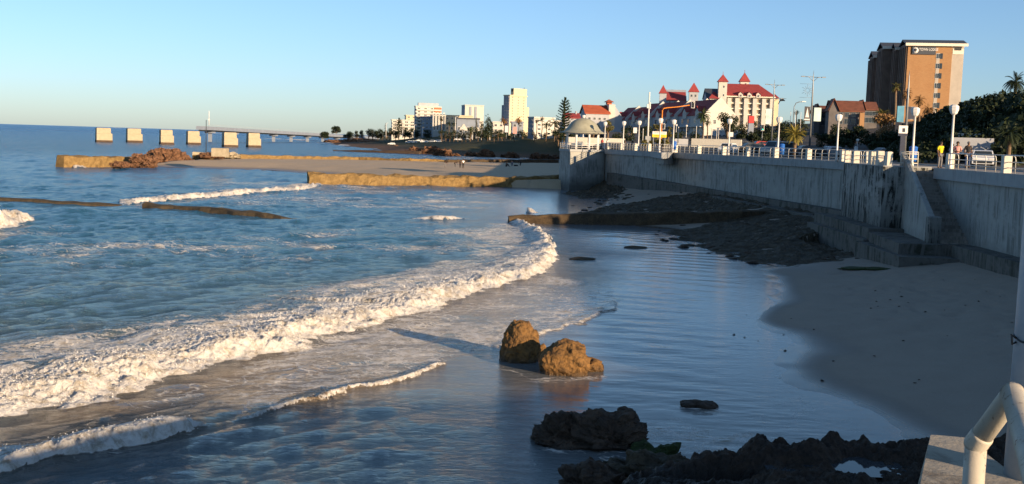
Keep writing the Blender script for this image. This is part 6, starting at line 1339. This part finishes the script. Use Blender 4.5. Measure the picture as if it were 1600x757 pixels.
bin_(1054, 222, 139.6, 'blue bin beside the lamp post right of the triangular lookout'); bin_(1222, 228, 112.5, 'blue bin beside the lamp post in front of the minibus'); bin_(1427.5, 230, 78.2, 'blue bin at the head of the stairs')
bin_(1338, 228, 175, 'white bin across the street under the small white lamp', 'white_paint', 1.1)

# ================================================================== vehicles
def car(loc, rz, label, paint, style='sedan', L_=4.4, Wd=1.75, H=1.45):
    t = empty('parked_car', loc, rz, label=label, cat='car')
    P_ = {'sedan': [(0, .28), (0, .70), (.06, .80), (.20 * L_, .92), (.30 * L_, H - .06), (.38 * L_, H), (.62 * L_, H), (.72 * L_, H - .08), (.86 * L_, 1.0), (L_ - .05, .95), (L_, .70), (L_, .28)],
          'hatch': [(0, .28), (0, .65), (.10, .82), (.24 * L_, .95), (.36 * L_, H - .05), (.45 * L_, H), (.85 * L_, H - .03), (.93 * L_, H - .18), (L_ - .04, .95), (L_, .6), (L_, .28)],
          'van': [(0, .35), (0, .85), (.10, .98), (.16 * L_, 1.12), (.27 * L_, H - .08), (.34 * L_, H), (.93 * L_, H), (.98 * L_, H - .2), (L_, 1.0), (L_, .35)]}[style]
    belt = .92 if style != 'van' else 1.1
    vs, n_ = [], len(P_)
    for sgn in (-1, 1):
        for (x, z) in P_: yy = Wd / 2 * (1 if z <= belt + .05 else 1 - .16 * (z - belt) / (H - belt)); vs.append((x - L_ / 2, sgn * yy, z))
    mb = MB(); mb.add(vs, [tuple(range(n_)), tuple(range(n_, 2 * n_))[::-1]] + [(i, n_ + i, n_ + (i + 1) % n_, (i + 1) % n_) for i in range(n_)]); bd = mb.build('body', paint, t)
    up = [(x - L_ / 2, z) for x, z in P_ if z > belt + .02]; xm = [q[0] for q in up]; x0, x1 = min(xm), max(xm)
    for sgn in (-1, 1):
        mb = MB(); a_, b_ = x0 + .22, x1 - .2; y0 = sgn * (Wd / 2 + .004); y1 = sgn * (Wd / 2 * (1 - .13) + .012)
        q = [(a_ - .1, y0, belt + .04), (b_ + .1, y0, belt + .04), (b_ - .22, y1, H - .14), (a_ + .25, y1, H - .14)]; mb.add(q if sgn < 0 else q[::-1], [(0, 1, 2, 3)]); mb.build('side_window', 'glass', t)
    for (i0, nm) in ((0, 'windscreen'), (1, 'rear_window')):
        seq = P_ if i0 == 0 else P_[::-1]; c_ = [q for q in seq if q[1] > belt - .02][:3]; a_, b_ = Vector((c_[0][0] - L_ / 2, c_[0][1])), Vector((c_[1][0] - L_ / 2, c_[1][1])); s_ = -1 if i0 == 0 else 1
        mb = MB(); o_ = .012; A1, B1 = a_.lerp(b_, .12), a_.lerp(b_, .95); q = [(A1.x + s_ * o_, -Wd * .43, A1.y + o_), (A1.x + s_ * o_, Wd * .43, A1.y + o_), (B1.x + s_ * o_, Wd * .38, B1.y + o_), (B1.x + s_ * o_, -Wd * .38, B1.y + o_)]; mb.add(q, [(3, 2, 1, 0) if i0 == 0 else (0, 1, 2, 3)]); mb.build(nm, 'glass', t)
    for sx in (-.31, .31):
        for sy in (-1, 1):
            mb = MB(); mb.lathe([(.20, -.1), (.31, -.1), (.33, -.06), (.33, .06), (.31, .1), (.20, .1)], 18); w_ = mb.build('wheel', 'rubber', t); w_.location = (sx * L_, sy * (Wd / 2 - .08), .33); w_.rotation_euler = (pi / 2, 0, 0)
            mb = MB(); mb.lathe([(.19, -.105), (.19, .105)], 12); mb.build('rim', 'grey_metal', w_)
    for sy in (-1, 1):
        mb = MB(); mb.bbox(-L_ / 2 - .02, -L_ / 2 + .1, sy * Wd * .36 - .17, sy * Wd * .36 + .17, .62, .76, .02); mb.build('headlight', 'lamp_glass', t)
        mb = MB(); mb.bbox(L_ / 2 - .1, L_ / 2 + .02, sy * Wd * .40 - .12, sy * Wd * .40 + .12, .68, .88, .02); mb.build('tail_light', 'red_plastic', t)
    mb = MB(); mb.box(-L_ / 2 - .025, -L_ / 2 + .02, -Wd * .42, Wd * .42, .34, .5); mb.box(L_ / 2 - .02, L_ / 2 + .025, -Wd * .42, Wd * .42, .34, .5); mb.build('bumper', 'dark_metal', t); return t
def pc_(px, d, z=6.37): p = atY(px, 240, d); return (p.x, d, z)
car(pc_(1215, 142), radians(38), 'silver-white minibus parked behind the railing beside the sunlit cycad', 'car_silver', 'van', 4.9, 1.85, 1.95)
car(pc_(1137, 152), radians(62), 'white hatchback parked before the long cream wall', 'car_white', 'hatch', 4.0, 1.7, 1.5)
car(pc_(1536, 93), radians(68), 'white sedan parked behind the people at right', 'car_white', 'sedan', 4.2, 1.7, 1.42)
for px, d, rz, pt, st, lab in ((1172, 168, 10, 'car_dark', 'hatch', 'dark hatchback in the shaded car park before the hotel'), (1160, 190, 20, 'car_dark', 'sedan', 'dark sedan behind the white sign'), (1188, 200, 5, 'car_red', 'sedan', 'dark red car half hidden beside the green signal'),
                               (1262, 140, 5, 'car_dark', 'sedan', 'dark sedan behind the railing under the tall double lamp'), (1380, 150, 12, 'car_silver', 'hatch', 'grey car in the shade behind the bastion'), (1300, 150, 8, 'car_silver', 'sedan', 'silver car low behind the bastion lamp'), (1440, 140, 20, 'car_dark', 'sedan', 'dark sedan beyond the gap at the stair head')):
    car(pc_(px, d, float(land_z(np.array([atY(px, 240, d).x]), np.array([d]))[0][0]) + .01), radians(rz), lab, pt, st)
CG = 'tiny cars parked along the far shore road'
for px, d in ((612, 640), (639, 640), (646, 640), (663, 620), (684, 600), (697, 600), (716, 590), (640, 650), (655, 655), (675, 610)):
    p = atY(px, 215, d); c = car((0, 0, 0), 0, 'tiny pale or dark car on the far shore road', rg.choice(['car_white', 'car_dark', 'car_silver', 'car_white']), 'hatch') ; c.location = (p.x, d, far_z(p.x, d) + .2); c['group'] = CG; c.rotation_euler = (0, 0, rg.uniform(-.2, .2))

# ================================================================== people
def skin(name, verts, edges, rad, mat, parent=None, sub=1, root=0):
    me = bpy.data.meshes.new(name); me.from_pydata(verts, edges, []); me.materials.append(M(mat)); o = link(name, me, parent)
    md = o.modifiers.new('skin', 'SKIN'); md.use_smooth_shade = True
    for i, r in enumerate(rad): v = me.skin_vertices[0].data[i]; v.radius = (r, r) if not isinstance(r, tuple) else r; v.use_root = (i == root)
    s_ = o.modifiers.new('subsurf', 'SUBSURF'); s_.levels = sub; s_.render_levels = sub; return o
def person(loc, rz, label, pose='stand', top='cloth_white', legs='cloth_grey', shoes='cloth_black', hairc='hair', scale=1.0, hands=False, group=None, arms=None, hat=None):
    t = empty('person', loc, rz, label=label, cat='person', group=group); t.scale = (scale,) * 3
    J = dict(pel=(0, 0, .93), spi=(0, .0, 1.12), che=(0, .01, 1.32), nek=(0, .01, 1.47), hed=(0, .03, 1.60), top=(0, .015, 1.70))
    for s_, n_ in ((-1, 'l'), (1, 'r')):
        J['sh' + n_] = (s_ * .17, 0, 1.40); J['el' + n_] = (s_ * .22, -.02, 1.13); J['wr' + n_] = (s_ * .21, .08, .90); J['ha' + n_] = (s_ * .20, .11, .80)
        J['hi' + n_] = (s_ * .09, 0, .88); J['kn' + n_] = (s_ * .10, .02, .48); J['an' + n_] = (s_ * .10, -.02, .08); J['to' + n_] = (s_ * .11, .14, .03)
    if pose == 'walk': J.update(knl=(-.1, .16, .50), anl=(-.1, .18, .09), tol=(-.1, .34, .05), knr=(.1, -.02, .48), anr=(.1, -.26, .12), tor=(.1, -.12, .03), ell=(-.22, -.12, 1.14), wrl=(-.21, -.1, .92), hal=(-.2, -.08, .83), elr=(.22, .08, 1.14), wrr=(.2, .22, .98), har=(.19, .28, .92))
    if pose == 'bend':
        J.update(pel=(0, -.12, .86), spi=(0, .06, 1.0), che=(0, .27, 1.06), nek=(0, .42, 1.08), hed=(0, .54, 1.06), top=(0, .64, 1.06))
        for s_, n_ in ((-1, 'l'), (1, 'r')): J.update({'sh' + n_: (s_ * .16, .34, 1.06), 'el' + n_: (s_ * .17, .40, .80), 'wr' + n_: (s_ * .10, .50, .56), 'ha' + n_: (s_ * .08, .54, .47), 'hi' + n_: (s_ * .09, -.1, .82), 'kn' + n_: (s_ * .12, .04, .46)})
    if pose == 'sit':
        J.update(pel=(0, 0, .14), spi=(0, .0, .34), che=(0, .06, .54), nek=(0, .08, .69), hed=(0, .12, .82), top=(0, .12, .92))
        for s_, n_ in ((-1, 'l'), (1, 'r')): J.update({'sh' + n_: (s_ * .17, .06, .62), 'el' + n_: (s_ * .22, .22, .42), 'wr' + n_: (s_ * .12, .40, .44), 'ha' + n_: (s_ * .08, .46, .44), 'hi' + n_: (s_ * .09, .03, .13), 'kn' + n_: (s_ * .13, .38, .42), 'an' + n_: (s_ * .12, .56, .08), 'to' + n_: (s_ * .12, .70, .04)})
    if pose == 'ride':
        J.update(pel=(0, -.15, .95), spi=(0, -.03, 1.12), che=(0, .1, 1.28), nek=(0, .2, 1.40), hed=(0, .27, 1.52), top=(0, .27, 1.62))
        for s_, n_ in ((-1, 'l'), (1, 'r')): J.update({'sh' + n_: (s_ * .17, .15, 1.34), 'el' + n_: (s_ * .24, .32, 1.12), 'wr' + n_: (s_ * .25, .50, 1.02), 'ha' + n_: (s_ * .25, .57, 1.0), 'hi' + n_: (s_ * .09, -.12, .9), 'kn' + n_: (s_ * .11, .20, .66 + .12 * s_), 'an' + n_: (s_ * .11, .04, .30 + .12 * s_), 'to' + n_: (s_ * .11, .18, .26 + .12 * s_)})
    if arms: J.update(arms)
    nm = ['pel', 'spi', 'che', 'nek', 'hed', 'top'] + [a + b for b in 'lr' for a in ('sh', 'el', 'wr', 'ha', 'hi', 'kn', 'an', 'to')]
    R = dict(pel=.13, spi=.115, che=.13, nek=.052, hed=.088, top=.06, sh=.062, el=.044, wr=.030, ha=.036, hi=.088, kn=.058, an=.040, to=.034)
    V = [J[n_] for n_ in nm]; rad = [R.get(n_, R.get(n_[:-1])) for n_ in nm]; ix = {n_: i for i, n_ in enumerate(nm)}
    E = [('pel', 'spi'), ('spi', 'che'), ('che', 'nek'), ('nek', 'hed'), ('hed', 'top')]
    for b in 'lr': E += [('che', 'sh' + b), ('sh' + b, 'el' + b), ('el' + b, 'wr' + b), ('wr' + b, 'ha' + b), ('pel', 'hi' + b), ('hi' + b, 'kn' + b), ('kn' + b, 'an' + b), ('an' + b, 'to' + b)]
    E = [(ix[a], ix[b]) for a, b in E]
    hd = Vector(J['hed']); V.append(tuple(hd + Vector((0, .098, -.012)))); rad.append(.016); E.append((ix['hed'], len(V) - 1))       # nose
    if hands:
        for b in 'lr':
            w_ = Vector(J['wr' + b]); h_ = Vector(J['ha' + b]); dr = (h_ - w_).normalized(); sdv = Vector((1, 0, 0)) if abs(dr.x) < .7 else Vector((0, 1, 0))
            for k_ in range(5):
                off = (k_ - 2) * .018; ln = (.045, .075, .085, .08, .06)[k_] if k_ else .05; base = h_ + sdv * off; tip = base + dr * ln + Vector((0, .015, 0))
                if k_ == 0: base = h_ + sdv * -.035 - dr * .03; tip = base + sdv * -.03 + dr * .04
                V.append(tuple(base)); rad.append(.011); E.append((ix['ha' + b], len(V) - 1)); V.append(tuple(tip)); rad.append(.008); E.append((len(V) - 2, len(V) - 1))
    skin('body', V, E, rad, 'skin', t)
    # clothing follows the same joints, a little thicker
    def cloth(name, names, edges, grow, mat):
        vv = [J[n_] for n_ in names]; rr = [R.get(n_, R.get(n_[:-1])) + grow for n_ in names]; ii = {n_: i for i, n_ in enumerate(names)}; return skin(name, vv, [(ii[a], ii[b]) for a, b in edges], rr, mat, t)
    J2 = {}
    for b in 'lr': J['hm' + b] = tuple(Vector(J['el' + b]).lerp(Vector(J['sh' + b]), .15)); J['hs' + b] = tuple(Vector(J['an' + b]).lerp(Vector(J['kn' + b]), .12)); J['bp' + b] = tuple(Vector(J['sh' + b]).lerp(Vector(J['che']), .45))
    R['hm'] = .05; R['hs'] = .045; R['bp'] = .09
    cloth('shirt', ['pel', 'spi', 'che', 'bpl', 'bpr', 'shl', 'shr', 'hml', 'hmr'], [('pel', 'spi'), ('spi', 'che'), ('che', 'bpl'), ('che', 'bpr'), ('bpl', 'shl'), ('bpr', 'shr'), ('shl', 'hml'), ('shr', 'hmr')], .022, top)
    cloth('trousers', ['pel', 'hil', 'hir', 'knl', 'knr', 'hsl', 'hsr'], [('pel', 'hil'), ('pel', 'hir'), ('hil', 'knl'), ('hir', 'knr'), ('knl', 'hsl'), ('knr', 'hsr')], .016, legs)
    up = (Vector(J['top']) - Vector(J['nek'])).normalized(); c_ = hd + up * .035 - Vector((0, .02, 0)); bm = bmesh.new(); bmesh.ops.create_icosphere(bm, subdivisions=2, radius=.105)
    for v in bm.verts:
        v.co.y *= 1.08
        if v.co.y > .055 and v.co.z < .03: v.co.y = .055
        if v.co.z < -.07: v.co.z = -.07
    me = bpy.data.meshes.new('hair'); bm.to_mesh(me); bm.free(); me.materials.append(M(hat or hairc)); h_ = link('cap' if hat else 'hair', me, t); h_.location = c_
    for b in 'lr':
        a_, o_ = Vector(J['an' + b]), Vector(J['to' + b]); skin('shoe', [tuple(a_ - Vector((0, .03, .03))), tuple(a_.lerp(o_, .5)), tuple(o_)], [(0, 1), (1, 2)], [.05, .048, .042], shoes, t)
    return t
def at_prom(px, py, z=6.40): return atz(px, py, z)
person(at_prom(1467.8, 264), radians(200), 'man in a bright yellow shirt and grey trousers beside the right lamp post', 'stand', 'cloth_yellow', 'cloth_grey', hands=True, scale=1.07)
person(at_prom(1486, 264), radians(120), 'person in a lilac top standing left of the one in pink behind the railing', 'stand', 'cloth_lilac', 'cloth_black', hands=True, scale=1.0)
person(at_prom(1494, 265), radians(160), 'woman in a pink top standing behind the right railing', 'stand', 'cloth_pink', 'cloth_black', hands=True, scale=1.08, arms=dict(wrl=(-.05, .2, 1.1), hal=(0, .24, 1.12), wrr=(.05, .2, 1.1), har=(.02, .25, 1.1)))
person(at_prom(1511, 263), radians(175), 'man in a black top, blue jeans and pale cap left of the white sedan', 'stand', 'cloth_black', 'cloth_blue', hands=True, scale=1.14, hat='cloth_grey')
person(at_prom(1438, 244), radians(90), 'dark-clothed person walking far beyond the stair head, left of two', 'walk', 'cloth_grey', 'cloth_black'); person(at_prom(1446, 244), radians(90), 'dark-clothed person walking far beyond the stair head, right of two', 'walk', 'cloth_blue', 'cloth_black')
person(at_prom(940.5, 232), radians(150), 'person in red on the promenade right of the rotunda', 'stand', 'cloth_red', 'cloth_black'); person(at_prom(949, 232), radians(170), 'person in a white top and dark vest beside the one in red', 'stand', 'cloth_white', 'cloth_black')
person(at_prom(988, 233), radians(120), 'person in black with a white cap near the bicycle', 'walk', 'cloth_black', 'cloth_black', hat='cloth_white')
def bicycle(loc, rz, label):
    t = empty('bicycle', loc, rz, label=label, cat='bicycle')
    for y in (-.52, .52):
        mb = MB(); pts = [(0, y + .33 * cos(a), .33 + .33 * sin(a)) for a in [i * 2 * pi / 20 for i in range(21)]]; mb.tube(pts, .018, 5); w_ = mb.build('wheel', 'rubber', t); mb = MB()
        for k_ in range(8): a = k_ * pi / 8; mb.tube([(0, y - .31 * cos(a), .33 - .31 * sin(a)), (0, y + .31 * cos(a), .33 + .31 * sin(a))], .003, 3)
        mb.build('spokes', 'grey_metal', w_)
    mb = MB(); bb, seat, hb, ra, fa = (0, -.08, .3), (0, -.22, .85), (0, .38, .85), (0, -.52, .33), (0, .52, .33)
    for a, b in ((bb, seat), (bb, hb), (seat, hb), (ra, bb), (ra, seat), (fa, hb)): mb.tube([a, b], .018, 6)
    mb.build('frame', 'dark_metal', t); mb = MB(); mb.tube([(-.27, .45, 1.0), (0, .38, .97), (.27, .45, 1.0)], .014, 6); mb.tube([hb, (0, .38, .97)], .016, 5); mb.build('handlebar', 'dark_metal', t); mb = MB(); mb.bbox(-.07, .07, -.36, -.12, .86, .92, .02); mb.build('saddle', 'rubber', t); return t
bp = at_prom(977, 233.5); bicycle(bp, radians(80), 'bicycle ridden along the promenade behind the railing'); person(bp, radians(80), 'cyclist in dark clothes riding along the promenade railing', 'ride', 'cloth_black', 'cloth_grey')
# people on the sand
def on_sand(px, py): return atz(px, py, 1.62)
person(on_sand(695, 262), radians(-90), 'person in dark clothes bending over on the sand, leftmost of the diggers', 'bend', 'cloth_black', 'cloth_grey'); person(on_sand(711, 261), radians(-80), 'person in black crouching over the sand, middle of the diggers', 'bend', 'cloth_black', 'cloth_black', scale=.9)
person(on_sand(719, 263), radians(10), 'dark-clothed person close behind the white-shirted digger', 'stand', 'cloth_black', 'cloth_black', scale=.92); person(on_sand(723.5, 263.5), radians(200), 'person in a white shirt and black trousers standing with the diggers', 'stand', 'cloth_white', 'cloth_black', scale=1.05)
person(on_sand(791, 260.5), radians(-70), 'dark figure sitting on the sand, leftmost of three', 'sit', 'cloth_black', 'cloth_black', scale=1.1); person(on_sand(800, 260), radians(30), 'dark figure bending between the two others on the sand', 'bend', 'cloth_black', 'cloth_blue'); person(on_sand(813, 260), radians(60), 'dark figure bending, rightmost of three on the sand', 'bend', 'cloth_black', 'cloth_black', scale=1.05)
p = on_sand(806, 260.3); t = empty('beach_bag', p, label='dark bag on the sand between the sitting figures', cat='bag'); mb = MB(); mb.bbox(-.45, .45, -.2, .2, 0, .35, .08); mb.build('bag_body', 'cloth_black', t); mb = MB(); mb.tube([(-.2, 0, .33), (0, 0, .5), (.2, 0, .33)], .02, 5); mb.build('handle', 'rubber', t)
# bird
p = atY(1222, 157, 95); t = empty('flying_bird', p, radians(30), label='dark bird flying against the sky right of the red hotel', cat='bird')
bm_v = [(0, .30, .02), (0, .2, .05), (0, 0, .03), (0, -.22, -.02), (0, -.38, -.06), (-.22, .06, -.10), (-.46, -.04, -.38), (.22, .06, .12), (.46, -.04, .16)]
skin('body', bm_v, [(0, 1), (1, 2), (2, 3), (3, 4), (2, 5), (5, 6), (2, 7), (7, 8)], [.02, .05, .085, .06, .03, (.09, .02), (.04, .012), (.09, .02), (.04, .012)], 'feather_dark', t)
